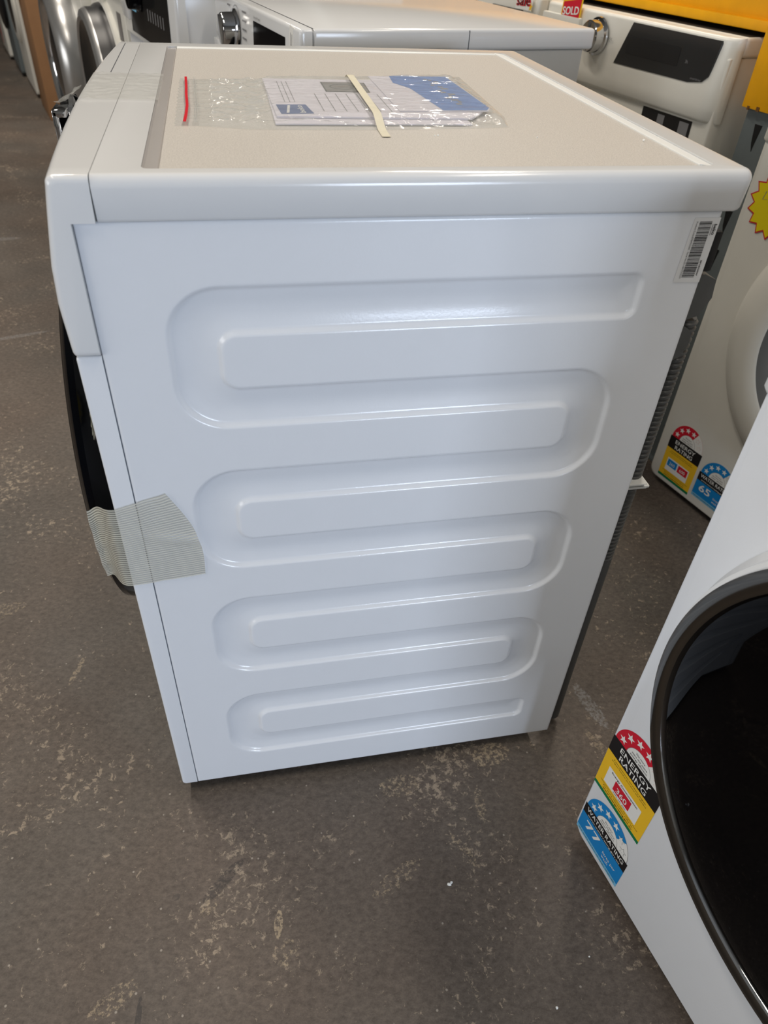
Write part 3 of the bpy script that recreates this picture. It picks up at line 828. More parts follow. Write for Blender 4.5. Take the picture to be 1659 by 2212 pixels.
def round_door(par, y, z, prof, mats, mi, glass_prof=None, glass='smoke', x=0.0, n=96, dlabel=None):
    bm = bmesh.new(); lathe(bm, prof, (x, y, z), (-1, 0, 0), n, mi=mi); d = link('door', bm, mats, par, label=dlabel)
    if glass_prof:
        bm = bmesh.new(); lathe(bm, glass_prof, (x, y, z), (-1, 0, 0), n); link('door_glass', bm, glass, d)
    return d

def local(origin, yaw, x, y):
    c, s = math.cos(math.radians(yaw)), math.sin(math.radians(yaw))
    return (origin[0] + x * c - y * s, origin[1] + x * s + y * c)

# -- right foreground machine with the big black door
YA = 10.5; c_ = (0.5175, -0.148); WD = 0.6
org = local(c_, YA, 0, -WD)
w2 = machine('white front loader in the right foreground with a huge black glass door', org, YA, Wd=WD, body='enamel')
cpanel(w2, WD, 0.722, 0.85, x=-0.004, slope=0.004)
cy, cz = WD - 0.287, 0.469
d = round_door(w2, cy, cz, [(0.262, 0.0005), (0.2615, 0.004), (0.256, 0.010), (0.2545, 0.020), (0.2535, 0.026), (0.2495, 0.0275), (0.2495, 0.030), (0.2485, 0.0345), (0.244, 0.0385), (0.236, 0.0395), (0.2300, 0.0375), (0.2285, 0.034)],
               ['plastic', 'bronze', 'chrome'], [0, 0, 0, 0, 0, 2, 2, 1, 1, 1, 2], [(0.2290, 0.0345), (0.222, 0.0375), (0.20, 0.0405), (0.13, 0.045), (0.0, 0.047)], 'glass', n=160, dlabel='round door with dark chrome ring and black glass')
energy_label(w2, (-0.0002, WD - 0.0015, 0.1425), '360'); water_label(w2, (-0.0002, WD - 0.0045, 0.0295), '77', 4.5)
knob(w2, 0.34, 0.785, x=-0.004); local_box('display', w2, -0.008, 0.0, 0.08, 0.26, 0.755, 0.82, m_='display', r=0.002)

# -- white machine behind, with the white pillow door
YB = 16.0; c3 = local((1.032, 0.604), YB, 0, 0.024)
org = local(c3, YB, 0, -0.6)
w3 = machine('white front loader with rounded white door, between the rack upright and the foreground machine', org, YB, Wd=0.6, body='cream')
cpanel(w3, 0.6, 0.722, 0.85, x=-0.004, slope=0.008, m_='cream')
round_door(w3, 0.6 - 0.335, 0.437, [(0.262, 0.0), (0.259, 0.008), (0.245, 0.022), (0.225, 0.031), (0.200, 0.036), (0.178, 0.036), (0.172, 0.034), (0.158, 0.028), (0.148, 0.022)], ['cream', 'silver'], [0, 0, 0, 0, 0, 0, 1, 1],
           [(0.149, 0.0225), (0.12, 0.012), (0.0, 0.004)], 'smoke', dlabel='round white pillow-shaped door')
energy_label(w3, (-0.0002, 0.6 - 0.026, 0.030), two_box=True); water_label(w3, (-0.0002, 0.6 - 0.1245, 0.040), '65', 4.0)
F = Flat((-0.0012, 0.6 - 0.068, 0.634), (0, -1, 0), (0, 0, 1))
F.star(0, 0, 0.058, 'red', 2, pts=15, inner=0.80, rot=80); F.star(0, 0, 0.0545, 'star_yellow', 4, pts=15, inner=0.80, rot=80)
for a, b in (((-0.034, 0.012), (-0.028, 0.016)), ((-0.028, 0.016), (-0.031, 0.002)), ((-0.031, 0.002), (-0.022, 0.004)), ((-0.016, 0.016), (-0.018, 0.0)), ((-0.006, 0.014), (0.004, 0.010)), ((0.004, 0.010), (-0.004, -0.004))):
    F.poly([(a[0], a[1]), (b[0], b[1]), (b[0] + 0.0012, b[1] + 0.0006), (a[0] + 0.0012, a[1] + 0.0006)], 'grey_ink', 6)
F.done('zigzag_star', w3, 'yellow zigzag price star with red edge')

wn = machine('white front loader added out of frame to block door light, next to the pillow-door machine', local(c3, YB, 0.0, -1.225), YB, Wd=0.6, body='cream')  # unseen machine, added to keep door light out of the gap
cpanel(wn, 0.6, 0.722, 0.85, x=-0.004, slope=0.008, m_='cream'); knob(wn, 0.3, 0.79, x=-0.004)
round_door(wn, 0.3, 0.437, [(0.24, 0.0), (0.23, 0.02), (0.17, 0.03), (0.15, 0.02)], ['cream'], [0, 0, 0], [(0.151, 0.02), (0, 0.01)], 'smoke')
# -- machine with grey display under the orange beam
YC = 12.5; o4 = (1.0165, 0.783)
w4 = machine('off-white front loader with chrome dial and wide dark display under the orange beam', o4, YC, body='cream', lidm='cream')
bm = bmesh.new(); rings = []
for y, ins in ((-0.003, 0.02), (0.0, 0.014), (0.008, 0.006), (0.02, 0.001), (0.035, 0), (0.56, 0), (0.575, 0.001), (0.59, 0.008), (0.598, 0.02)):
    P = [(0.024, y, 0.849)]
    for i in range(6, -1, -1): a = PI / 2 * i / 6; P.append((-0.006 + ins + 0.008 - 0.008 * math.cos(a), y, 0.841 + 0.008 * math.sin(a)))
    for z, x in ((0.80, -0.008), (0.765, -0.012), (0.740, -0.012), (0.718, -0.010), (0.7125, -0.006)): P.append((x + ins, y, z))
    P += [(0.022, y, 0.7125)]
    rings.append(P)
loft(bm, rings); cp4 = link('control_panel', bm, 'cream', w4, angle=60)
F = Flat((-0.0098, 0.0, 0.0), (0, -1, 0), (0.075, 0, 1), step=0.0002)
def fz(z): return z
pts = [(-0.300, 0.768), (-0.075, 0.770), (-0.040, 0.7755), (-0.028, 0.786), (-0.020, 0.838), (-0.022, 0.8425), (-0.268, 0.8425)]
bm = bmesh.new()
loft(bm, [[(-0.0130 + (z - 0.768) * 0.055, -y, z) for y, z in pts], [(-0.004, -y, z) for y, z in pts]])
dsp = link('display', bm, 'display', cp4, label='wide dark grey display with a slanted end')
T = Flat((-0.0134, 0, 0.768), (0, -1, 0), (0.055, 0, 1))
T.rect(-0.27, 0.022, -0.115, 0.052, 'dark', 1)
T.text('smartdrive', -0.070, 0.008, 0.0055, 'grey_ink', 3, width=0.028); T.text('3h', -0.095, 0.030, 0.008, 'grey_ink', 3)
T.text('>|<', -0.335, 0.035, 0.010, 'grey_ink', 3)
T.done('display_print', dsp)
bm = bmesh.new(); box(bm, 0.034, 0.54, 0.004, 0.591, 0.849, 0.8512, 0.0008, 1); link('lid_shade_slab', bm, 'black', w4, label='black slab on the lid standing for the shade under the beam')  # black slab added in place of the shade between lid and beam
kd = knob(w4, 0.372, 0.806, x=-0.012, r=0.030, h=0.026, m_='chrome')
# lower front sticker on the cream machine (dark, with blank pale squares)
F = Flat((-0.0008, 0.19, 0.672), (0, -1, 0), (0, 0, 1))
F.slab([(0, 0), (0.145, 0), (0.145, 0.036), (0, 0.036)], 'ink', 1); F.rect(0.048, 0.005, 0.068, 0.031, 'grey_ink', 2); F.rect(0.112, 0.005, 0.138, 0.031, 'grey_ink', 2)
F.done('info_sticker', w4, 'small black info sticker with pale squares')
local_box('detergent_drawer', w4, -0.016, -0.004, 0.44, 0.585, 0.755, 0.83, m_='cream', r=0.003)
# the front moulding below the panel
bm = bmesh.new(); rings = []
for y, ins in ((0.0, 0.006), (0.012, 0.002), (0.03, 0.0), (0.565, 0.0), (0.583, 0.002), (0.595, 0.006)):
    rings.append([(0.003, y, 0.709), (-0.001 + ins, y, 0.7075), (-0.003 + ins, y, 0.70), (-0.003 + ins, y, 0.56), (0.003, y, 0.555)])
# -- next machine in that row, only a corner is seen
o4b = local(o4, YC, 0.0, 0.625)
w4b = machine('off-white machine behind the sold card, only its corner showing', o4b, YC, body='cream', lidm='cream')
cpanel(w4b, 0.595, 0.72, 0.85, x=-0.008, slope=0.004, m_='cream')
round_door(w4b, 0.3, 0.45, [(0.22, 0), (0.22, 0.02), (0.17, 0.04), (0.15, 0.03)], ['silver'], [0, 0, 0], [(0.15, 0.03), (0, 0.01)])
knob(w4b, 0.3, 0.79, x=-0.006); local_box('display', w4b, -0.012, 0, 0.06, 0.2, 0.77, 0.82, m_='display', r=0.002)

def promo(label, yc, zc, hh, txt, org_, w=0.072):
    x, y = local(org_, YC, -0.013, yc)
    o = thing('promo_card', label, 'sign', (x, y, 0), YC)
    F = Flat((0, w / 2, zc - hh / 2), (0.0, -1, 0), (0.05, 0, 1), step=0.0004)
    F.slab([(0, -0.004), (w, 0.004), (w, hh + 0.008), (0, hh - 0.004)], 'yellow', 2)
    n = 9
    for i in range(n):
        F.rect(w * i / n, 0.001 + hh * 1.0 - 0.006 + 0.011 * i / n, w * (i + 0.5) / n, hh - 0.001 + 0.011 * i / n, 'ink' if i % 2 else 'red', 3)
    F.poly([(0.004, 0.0), (w - 0.004, 0.006), (w - 0.004, hh + 0.001), (0.004, hh - 0.009)], 'red', 3)
    b = F.done('card', o); T = Flat((0, w / 2, zc - hh / 2), (0.0, -1, 0), (0.05, 0, 1), step=0.0004)
    T.text(txt, w / 2, hh * 0.24, hh * 0.52, 'white', 4, rot=5, width=w * 0.82, align='C', bold=0.03); T.done('lettering', b)
    return o
promo('red sold card with yellow border, left of the chrome dial', 0.480, 0.843, 0.040, 'SOLD', o4)
c2o = thing('promo_card', 'small red and yellow sale card further left behind the pale lid', 'sign', (*local(o4, YC, -0.014, 0.672), 0), YC)
F = Flat((0, 0.036, 0.822), (0, -1, 0), (0.05, 0, 1), step=0.0004)
F.slab([(0, 0), (0.07, 0.0), (0.072, 0.03), (0.002, 0.034)], 'white', 1); F.star(0.066, 0.008, 0.010, 'yellow', 2); b = F.done('card', c2o)
T = Flat((0, 0.036, 0.822), (0, -1, 0), (0.05, 0, 1), step=0.0004); T.text('sale', 0.004, 0.006, 0.032, 'red', 3, rot=3, width=0.06, bold=0.05); T.text('sale', 0.0055, 0.0075, 0.030, 'ink', 4, rot=3, width=0.055); T.done('lettering', b)

# -- machine right behind, seen over the near lid
YD = 11.5; o5 = (0.245, 0.748)
w5 = machine('white front loader directly behind, its flat pale lid just above the near lid', o5, YD, D=0.55, body='grey_enamel')
cpanel(w5, 0.595, 0.70, 0.85, x=-0.006, slope=0.006)
knob(w5, 0.405, 0.800, x=-0.004, r=0.030, h=0.030)
F = Flat((-0.0055, 0, 0), (0, -1, 0), (0.04, 0, 1), step=0.0002)
F = Flat((-0.0066, 0, 0.70), (0, -1, 0), (0.04, 0, 1), step=0.0003)
F.slab([(-0.272, 0.084), (-0.072, 0.084), (-0.072, 0.130), (-0.272, 0.130)], 'gloss_black', 2); dd5 = F.done('display', w5, 'black display')
T = Flat((-0.0066, 0, 0.70), (0, -1, 0), (0.04, 0, 1), step=0.0003)
for i in range(5):
    T.rect(-0.475, 0.078 + i * 0.014, -0.450, 0.081 + i * 0.014, 'grey_ink', 2); T.rect(-0.355, 0.078 + i * 0.014, -0.325, 0.081 + i * 0.014, 'grey_ink', 2)
T.arc(-0.405, 0.100, 0.0395, 0.0408, 0, 360, 'grey_ink', 2, n=40)
T.text('SensoFresh', -0.270, 0.134, 0.006, 'grey_ink', 2, width=0.045); T.text('Quick Wash', -0.585, 0.070, 0.010, 'grey_ink', 2, width=0.06)
T.done('panel_print', w5)
bm = bmesh.new(); box(bm, -0.010, -0.003, 0.462, 0.592, 0.730, 0.765, 0.002); link('detergent_drawer', bm, 'plastic', w5)
bm = bmesh.new(); box(bm, -0.016, -0.009, 0.47, 0.53, 0.738, 0.744, 0.0015); link('drawer_handle', bm, 'chrome', w5)
F = Flat((-0.0012, 0.050, 0.800), (0.05, -1, 0.0), (0.05, 0.0, 1), step=0.0002)
F.slab([(0, 0), (0.045, -0.004), (0.043, 0.045), (0.004, 0.050)], 'white', 10); b = F.done('corner_sticker', w5, 'white sticker with red print on the corner')
T = Flat((-0.0012, 0.050, 0.800), (0.05, -1, 0.0), (0.05, 0.0, 1), step=0.0002)
T.text('TopShot', 0.036, 0.004, 0.012, 'red', 11, rot=90, width=0.036, bold=0.05); T.rect(0.008, 0.004, 0.0095, 0.040, 'grey_ink', 11); T.rect(0.014, 0.004, 0.0155, 0.038, 'grey_ink', 11); T.done('sticker_print', b)
round_door(w5, 0.3, 0.45, [(0.23, 0), (0.23, 0.02), (0.21, 0.035), (0.18, 0.03)], ['gloss_black'], [0, 0, 0], [(0.18, 0.03), (0, 0.01)])
bm = bmesh.new(); box(bm, 0.2955, 0.2967, -0.0034, -0.0022, 0.820, 0.8475); box(bm, 0.022, 0.0235, 0.0, 0.58, 0.8495, 0.8502); link('lid_joint', bm, 'seam', w5)

# -- the long row receding on the left
YR = 15.0; P0 = (0.245, 0.748)
def row_org(s, off): return local(P0, YR, -off, s)
w6 = machine('white front loader with tall dark glass control panel, second in the left row', row_org(0.635, 0.040), YR, H=0.86, Wd=0.60, body='enamel')
cpanel(w6, 0.60, 0.70, 0.86, x=-0.006, slope=0.004)
F = Flat((-0.0068, 0, 0.70), (0, -1, 0), (0.0265, 0, 1), step=0.0003)
F.slab([(-0.50, 0.012), (-0.06, 0.012), (-0.06, 0.150), (-0.50, 0.150)], 'smoke', 4); b = F.done('display', w6, 'dark glass control strip')
T = Flat((-0.0068, 0, 0.70), (0, -1, 0), (0.0265, 0, 1), step=0.0003)
for i in range(7): T.rect(-0.28 + i * 0.027, 0.058, -0.272 + i * 0.027, 0.082, 'grey_ink', 5)
T.rect(-0.49, 0.06, -0.42, 0.14, 'pale_blue', 5); T.done('display_print', b)
knob(w6, 0.36, 0.80, x=-0.009, r=0.028, h=0.028, m_='gloss_black')
round_door(w6, 0.3, 0.44, [(0.23, 0), (0.23, 0.02), (0.21, 0.045), (0.17, 0.04)], ['silver'], [0, 0, 0], [(0.17, 0.04), (0, 0.01)])
local_box('detergent_drawer', w6, -0.012, 0.0, 0.51, 0.595, 0.735, 0.85, m_='plastic', r=0.003)

w7 = machine('white front loader with silver-ringed dark door, third in the left row', row_org(1.255, 0.045), YR, H=0.86, Wd=0.60, body='cream')
cpanel(w7, 0.60, 0.765, 0.86, x=-0.006, slope=0.004, m_='cream')
round_door(w7, 0.315, 0.49, [(0.252, 0.0), (0.250, 0.012), (0.243, 0.016), (0.240, 0.028), (0.232, 0.040), (0.232, 0.062), (0.224, 0.074), (0.208, 0.080), (0.196, 0.074)],
           ['cream', 'dark', 'silver'], [0, 0, 1, 1, 1, 2, 2, 2], [(0.197, 0.075), (0.17, 0.055), (0.10, 0.045), (0.0, 0.04)], 'smoke', dlabel='deep round door with silver ring and smoked glass')
F = Flat((-0.0008, 0.12, 0.66), (0, -1, 0), (0, 0, 1)); F.slab([(0, 0), (0.06, 0), (0.06, 0.07), (0, 0.07)], 'pgrey', 1); F.done('info_sticker', w7, 'small grey sticker')
knob(w7, 0.3, 0.81, x=-0.006)

w8 = machine('white front loader with bulging chrome door rim beside the cardboard box in the left row', row_org(1.90, 0.075), YR, H=0.86, Wd=0.60, body='cream')
cpanel(w8, 0.60, 0.76, 0.86, x=-0.006, slope=0.004, m_='cream')
round_door(w8, 0.38, 0.47, [(0.262, 0.0), (0.262, 0.035), (0.256, 0.060), (0.243, 0.082), (0.224, 0.092), (0.204, 0.090), (0.188, 0.078), (0.182, 0.060)],
           ['silver', 'chrome'], [0, 0, 0, 0, 0, 1, 1], [(0.183, 0.062), (0.15, 0.075), (0.08, 0.085), (0.0, 0.088)], 'smoke', dlabel='bulging round door with wide silver rim')
knob(w8, 0.3, 0.81, x=-0.006)
local_box('detergent_drawer', w8, -0.012, 0.0, 0.44, 0.58, 0.79, 0.85, m_='cream', r=0.003)

# cardboard box
ob = local(P0, YR, -0.135, 3.56)
cb = thing('cardboard_box', 'tall plain cardboard box standing in the left row of machines', 'box', (*ob, 0), YR)
bm = bmesh.new(); box(bm, 0, 0.40, 0, 0.43, 0.0, 0.93, 0.003); link('carton', bm, 'cardboard', cb)
bm = bmesh.new(); box(bm, -0.002, 0.001, 0.215 - 0.025, 0.215 + 0.025, 0.78, 0.931); box(bm, -0.002, 0.40, 0.19, 0.24, 0.9295, 0.932); link('box_tape', bm, 'cardboard_dark', cb)
bm = bmesh.new(); box(bm, -0.0012, 0.0005, 0.34, 0.40, 0.05, 0.12); box(bm, -0.0012, 0.0005, 0.32, 0.41, 0.50, 0.60); link('box_print', bm, 'rust', cb)

w9 = machine('plain white machine just beyond the cardboard box', local(P0, YR, -0.14, 4.15), YR, H=0.86, Wd=0.62, body='cream')
cpanel(w9, 0.62, 0.75, 0.86, x=-0.006, slope=0.004, m_='cream'); knob(w9, 0.3, 0.81, x=-0.006)
round_door(w9, 0.31, 0.47, [(0.22, 0), (0.22, 0.012), (0.2, 0.02), (0.17, 0.02)], ['cream'], [0, 0, 0], [(0.17, 0.02), (0, 0.01)], 'smoke')
w10 = machine('dark grey machine, second beyond the cardboard box', local(P0, YR, -0.16, 4.86), YR, H=0.86, Wd=0.60, body='rack_grey', lidm='cream')
cpanel(w10, 0.60, 0.75, 0.86, x=-0.006, slope=0.004, m_='silver'); knob(w10, 0.3, 0.81, x=-0.006)
round_door(w10, 0.3, 0.47, [(0.23, 0), (0.23, 0.02), (0.2, 0.03), (0.17, 0.03)], ['dark'], [0, 0, 0], [(0.17, 0.03), (0, 0.01)], 'smoke')
w11 = machine('far white machine with pinkish stickers at the left edge', local(P0, YR, -0.18, 5.52), YR, H=0.86, Wd=0.60, body='cream', lidm='cream')
cpanel(w11, 0.60, 0.75, 0.86, x=-0.006, slope=0.004, m_='cream'); knob(w11, 0.3, 0.81, x=-0.006)
round_door(w11, 0.3, 0.47, [(0.23, 0), (0.23, 0.02), (0.2, 0.03), (0.17, 0.03)], ['silver'], [0, 0, 0], [(0.17, 0.03), (0, 0.01)], 'smoke')
F = Flat((-0.0008, 0.58, 0.05), (0, -1, 0), (0, 0, 1)); F.slab([(0, 0), (0.15, 0), (0.15, 0.2), (0, 0.2)], 'lino', 2); F.rect(0.02, 0.05, 0.12, 0.12, 'red', 3); F.done('info_sticker', w11, 'pinkish sticker')

# ------------------------------------------------------------------ storage rack
rk = thing('storage_rack', 'pallet rack with orange beam and blue-grey slotted upright behind the machines', 'rack', (*o4, 0), YC)
def upright(y0, y1, x0, x1, slots=True):
    bm = bmesh.new(); t = 0.003
    # C-section: front web with lips, sides
    box(bm, x0, x0 + t, y0, y1, 0.004, 2.4); box(bm, x0 + t, x1, y0, y0 + t, 0.004, 2.4); box(bm, x0 + t, x1, y1 - t, y1, 0.004, 2.4)
    u = link('upright', bm, 'rack_grey', rk, smooth=False)
    proto = {}
    for sgn in (1, -1):
        bm = bmesh.new(); P = [(-0.0085, 0.026), (0.0085, 0.026), (0.0055 + 0.002 * sgn, -0.004), (0.002 * sgn, -0.018), (-0.0035, -0.004)]
        F1 = [bm.verts.new((0.0, a, b2)) for a, b2 in P]; F2 = [bm.verts.new((0.0012, a, b2)) for a, b2 in P]
        bm.faces.new(F1); bm.faces.new(F2)
        for i in range(5): bm.faces.new((F1[i], F1[(i + 1) % 5], F2[(i + 1) % 5], F2[i]))
        proto[sgn] = link('slot', bm, 'black', u, smooth=False)
    first = {1: True, -1: True}; z = 0.10
    while z < 2.3:
        for fr, sgn in ((0.28, 1), (0.72, -1)):
            q = proto[sgn] if first[sgn] else proto[sgn].copy()
            if not first[sgn]: COL.objects.link(q)
            first[sgn] = False; q.location = (x0 - 0.0008, y0 + (y1 - y0) * fr, z)
        z += 0.075
    bm = bmesh.new(); box(bm, x0 - 0.012, x1 + 0.01, y0 - 0.012, y1 + 0.012, 0, 0.004); link('base_plate', bm, 'rack_grey', rk)
upright(-0.165, -0.040, 0.040, 0.110)
upright(-0.165, -0.040, 0.62, 0.69)
upright(2.60, 2.70, 0.040, 0.110)
def beam(x0, x1, z0, z1, y0, y1):
    bm = bmesh.new(); box(bm, x0, x1, y0, y1, z0, z1, 0.004)
    # step that carries the shelf: proud lower lip
    box(bm, x0 - 0.012, x0 + 0.002, y0, y1, z0, z0 + 0.017, 0.003)
    return link('beam', bm, 'rack_yellow', rk)
bz = 0.8585
b1 = beam(0.062, 0.11, bz, bz + 0.105, -0.036, 2.60)
bm = bmesh.new(); box(bm, 0.028, 0.034, -0.100, -0.036, bz - 0.110, bz + 0.12, 0.0015); box(bm, 0.028, 0.105, -0.038, -0.033, bz - 0.110, bz + 0.12, 0.0015)
br = link('beam_bracket', bm, 'rack_yellow', rk)
bm = bmesh.new(); box(bm, 0.0268, 0.0285, -0.094, -0.091, bz - 0.085, bz - 0.025); box(bm, 0.0268, 0.0285, -0.075, -0.068, bz - 0.111, bz - 0.104); box(bm, 0.0268, 0.0285, -0.052, -0.047, bz - 0.112, bz - 0.106)
link('scuff', bm, 'rust', br, label='brown scuffed patches')
bm = bmesh.new(); box(bm, 0.028, 0.034, -0.225, -0.168, bz - 0.110, bz + 0.12, 0.0015); link('beam_bracket', bm, 'rack_yellow', rk)
beam(0.062, 0.11, bz, bz + 0.105, -1.9, -0.168)
beam(0.62, 0.668, bz + 0.02, bz + 0.105, -0.036, 2.60)
bm = bmesh.new()
for i in range(5): box(bm, 0.112, 0.618, -0.03 + i * 0.53, 0.48 + i * 0.53, bz + 0.075, bz + 0.092, 0.002)
sh = link('shelf_board', bm, 'cardboard_dark', rk, label='chipboard shelf decking')

# ------------------------------------------------------------------ paperwork bag on the lid
ZL = 0.8448
paper = thing('instruction_booklet', 'white booklet with small blue logo inside the clear bag on the lid', 'booklet', (0, 0, 0))
def paper_slab(name, pts, z, th, m_, par):
    bm = bmesh.new(); loft(bm, [[(x, y, z) for x, y in pts], [(x, y, z + th) for x, y in pts]]); return link(name, bm, m_, par, smooth=False)
bk = paper_slab('pages', [(0.166, 0.170), (0.352, 0.166), (0.372, 0.196), (0.372, 0.350), (0.164, 0.352)], ZL + 0.0020, 0.0016, 'paper', paper)
paper_slab('lower_sheet', [(0.163, 0.149), (0.348, 0.150), (0.345, 0.34), (0.165, 0.338)], ZL + 0.0006, 0.0011, 'paper', paper)
F = Flat((0, 0, ZL + 0.0037), (1, 0, 0), (0, 1, 0))
F.poly([(0.1707, 0.1774), (0.2016, 0.1803), (0.1975, 0.2191), (0.1685, 0.2179)], 'pnavy', 1)
F.poly([(0.176, 0.182), (0.1785, 0.182), (0.182, 0.214), (0.1795, 0.214)], 'white', 2)
F.text('beko', 0.1945, 0.183, 0.0085, 'white', 2, rot=93, width=0.031, bold=0.02)
F.poly([(0.2259, 0.2819), (0.2730, 0.2800), (0.2752, 0.3329), (0.2261, 0.3345)], 'ink', 1); F.poly([(0.2275, 0.2840), (0.2718, 0.2820), (0.2735, 0.3310), (0.2275, 0.3325)], 'pgrey', 2)
F.arc(0.247, 0.308, 0.0125, 0.0138, 0, 360, 'ink', 3)
for i in range(9): 
    F.rect(0.212 + i * 0.011, 0.190, 0.2128 + i * 0.011, 0.272, 'grey_ink', 1)
for i in range(3): F.rect(0.178 + i * 0.005, 0.23, 0.1787 + i * 0.005, 0.335, 'grey_ink', 1)
F.done('cover_print', bk)
leaf = thing('leaflet', 'white leaflet with a broad blue corner under the booklet in the clear bag', 'leaflet', (0, 0, 0))
lb = paper_slab('sheet', [(0.286, 0.190), (0.3765, 0.192), (0.382, 0.205), (0.380, 0.372), (0.286, 0.370)], ZL + 0.0038, 0.0008, 'paper', leaf)
F = Flat((0, 0, ZL + 0.0047), (1, 0, 0), (0, 1, 0))
F.poly([(0.3302, 0.1925), (0.3755, 0.1945), (0.3812, 0.206), (0.3790, 0.3715), (0.311, 0.3700), (0.3075, 0.3300), (0.3206, 0.3000)], 'pblue', 1)
for i in range(14):
    a = i / 13; F.rect(0.352 + 0.004 * math.sin(i * 1.7), 0.35 - 0.125 * a, 0.356 + 0.004 * math.sin(i * 1.7) + 0.002 * (i % 3), 0.344 - 0.125 * a, 'pgrey', 2)
F.star(0.350, 0.352, 0.004, 'ink', 3); F.done('blue_print', lb)
bag = thing('plastic_bag', 'clear crinkled zip bag with red seal stripe taped to the lid', 'bag', (0, 0, 0))
bx = [(0.0745, 0.146, 0.364), (0.094, 0.147, 0.362), (0.14, 0.134, 0.366), (0.20, 0.133, 0.371), (0.262, 0.134, 0.370), (0.33, 0.139, 0.386), (0.392, 0.1455, 0.400), (0.4045, 0.19, 0.401)]
def bag_y(x):
    for a, b in zip(bx, bx[1:]):
        if x <= b[0]:
            k = (x - a[0]) / (b[0] - a[0]); return a[1] + (b[1] - a[1]) * k, a[2] + (b[2] - a[2]) * k
    return bx[-1][1], bx[-1][2]
def film(u, v):
    x = 0.0745 + 0.330 * u; ylo, yhi = bag_y(x); y = ylo + (yhi - ylo) * v
    x += (u ** 6) * (-0.012) * (1 - v) + (0.0006 * math.sin(v * 90) if u < 0.01 else 0)
    e = min(1, min(v, 1 - v) * 12) * min(1, (1 - u) * 16) * min(1, u * 25 + 0.15)
    inside = sstep((x - 0.150) / 0.025) * sstep((0.392 - x) / 0.014) * sstep((y - 0.158) / 0.014) * sstep((0.385 - y) / 0.014)
    h = 0.0010 + 0.0048 * inside
    w = 0
    if u < 0.10: w += 0.0011 * abs(mnoise.noise(Vector((x * 30, y * 190, 0)))) * 2
    else:
        k = 1.25 - 0.98 * inside
        w += k * (0.0030 * abs(mnoise.noise(Vector((x * 38, y * 70, 1)))) + 0.0030 * abs(mnoise.noise(Vector((x * 70, y * 150, 5)))) + 0.0022 * (0.5 - abs(mnoise.noise(Vector((x * 20 + y * 40, y * 46 - x * 14, 9)))) ) ** 2 * 3)
        w += inside * 0.0012 * abs(mnoise.noise(Vector((x * 14, y * 120, 2)))) 
    return (x, y, ZL + h * max(e, 0.15) + w * e)
v, f = grid_mesh(lsp(0, 1, 210), lsp(0, 1, 170), film)
link_raw('bag_film', v, f, 'film', bag, label='wrinkled clear plastic film')
zp = [(0.0815, 0.3549), (0.0828, 0.30), (0.0832, 0.2665), (0.0848, 0.2133), (0.0843, 0.175), (0.0834, 0.149)]
bm = bmesh.new(); loft(bm, [[(x - 0.0013, y, ZL + 0.0030), (x + 0.0013, y, ZL + 0.0030), (x + 0.0013, y, ZL + 0.0036), (x - 0.0013, y, ZL + 0.0036)] for x, y in zp]); link('zip_stripe', bm, 'zip_red', bag, label='red seal stripe')
bm = bmesh.new()
for dx in (0.0080, 0.0096): loft(bm, [[(x + dx - 0.0003, y, ZL + 0.0028), (x + dx + 0.0003, y, ZL + 0.0028), (x + dx + 0.0003, y, ZL + 0.0038), (x + dx - 0.0003, y, ZL + 0.0038)] for x, y in zp])
link('zip_rail', bm, 'film', bag)
mt = thing('masking_tape', 'cream strip of masking tape across the clear bag', 'tape', (0, 0, 0))
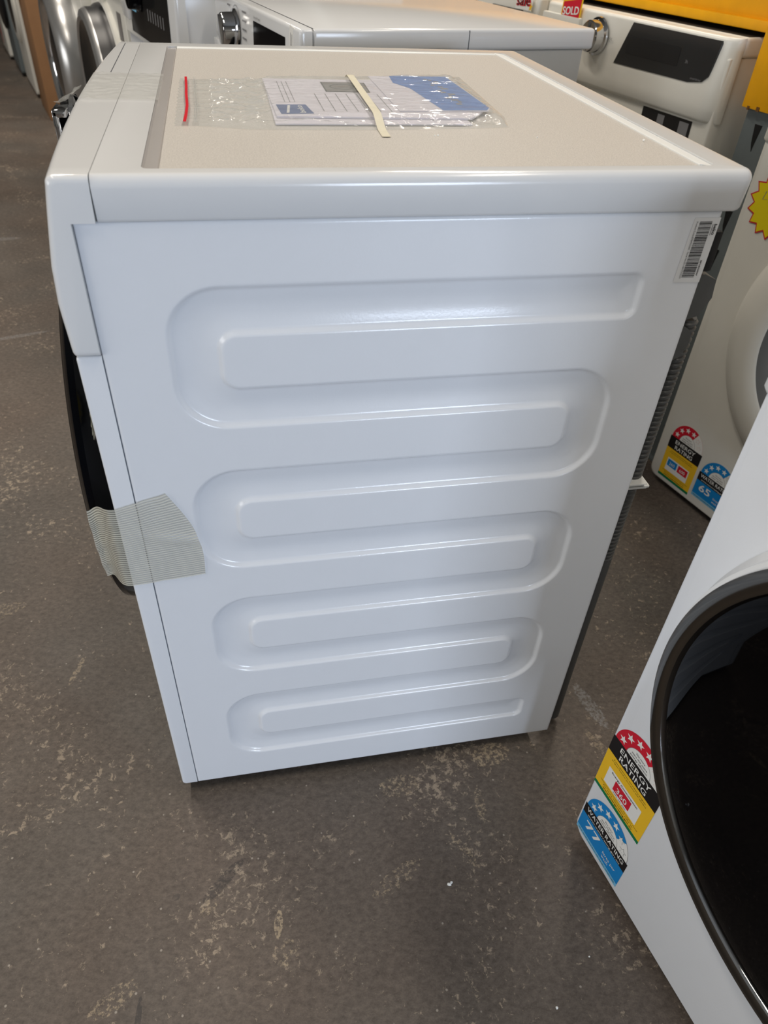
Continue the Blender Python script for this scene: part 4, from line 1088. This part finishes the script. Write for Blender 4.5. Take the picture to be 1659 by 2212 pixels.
def mtape(u, v):
    x = 0.2560 + 0.0077 * u - 0.0038 * (v - 0.5) * 0 + 0.006 * (v - 0.5); y = 0.1075 + 0.262 * v
    zf = film((x - 0.0745) / 0.330, max(0, min(1, (y - 0.134) / 0.236)))[2] if 0.134 < y < 0.3695 else ZL + 0.0004
    inside = sstep((y - 0.128) / 0.040) * sstep((0.380 - y) / 0.03)
    return (x, y, max(ZL + 0.0006 + 0.0078 * inside, 0))
v, f = grid_mesh(lsp(0, 1, 5), lsp(0, 1, 60), mtape); link_raw('tape_strip', v, f, 'masking', mt)

# ------------------------------------------------------------------ foam crumbs
crumbs = [(0.326, -0.191, 0, 0.0026), (0.330, -0.1885, 0, 0.0018), (0.478, -0.305, 0, 0.0011), (0.417, -0.350, 0, 0.0016), (0.245, -0.368, 0, 0.0014), (0.675, 0.195, 0, 0.0020), (0.61, 0.10, 0, 0.0014)]
def crumb(x, y, z, r, label, grp):
    bm = bmesh.new(); bmesh.ops.create_icosphere(bm, subdivisions=1, radius=r)
    for vv in bm.verts: vv.co *= 1 + random.uniform(-0.25, 0.3)
    zm = min(vv.co.z for vv in bm.verts)
    for vv in bm.verts: vv.co.z -= zm
    o = link('foam_crumb', bm, 'foam', smooth=False); o.location = (x, y, z); tag(o, label, 'crumb', grp)
for i, (x, y, z, r) in enumerate(crumbs):
    crumb(x, y, z, r, 'largest white foam crumb on the bare floor in front of the machines' if i == 0 else 'tiny white foam crumb lying on the dark concrete floor', 'foam crumbs on the floor')
for x, y, r in ((0.496, 0.094, 0.0011), (0.397, 0.107, 0.0007), (0.305, 0.113, 0.0009), (0.302, 0.113, 0.0006)):
    crumb(x, y, LZ1 - 0.0004, r, 'tiny white foam crumb on the speckled lid board', 'foam crumbs on the lid')

# ------------------------------------------------------------------ ceiling lamp fittings (above the frame)
M['tube'] = mat('lamp_diffuser', (240, 238, 230), 0.4)
for i, (lx, ly, lz) in enumerate(LAMPS):
    t = thing('ceiling_light', 'long batten lamp hanging below the shed ceiling', 'lamp', (lx, ly, 0), 0, 'ceiling batten lamps')
    bm = bmesh.new(); box(bm, -0.13, 0.13, -0.72, 0.72, lz + 0.02, lz + 0.09, 0.01); link('housing', bm, 'white', t)
    bm = bmesh.new()
    for s in (-0.6, 0.6): box(bm, -0.004, 0.004, s - 0.004, s + 0.004, lz + 0.08, 4.602)
    link('hanger', bm, 'dark', t)
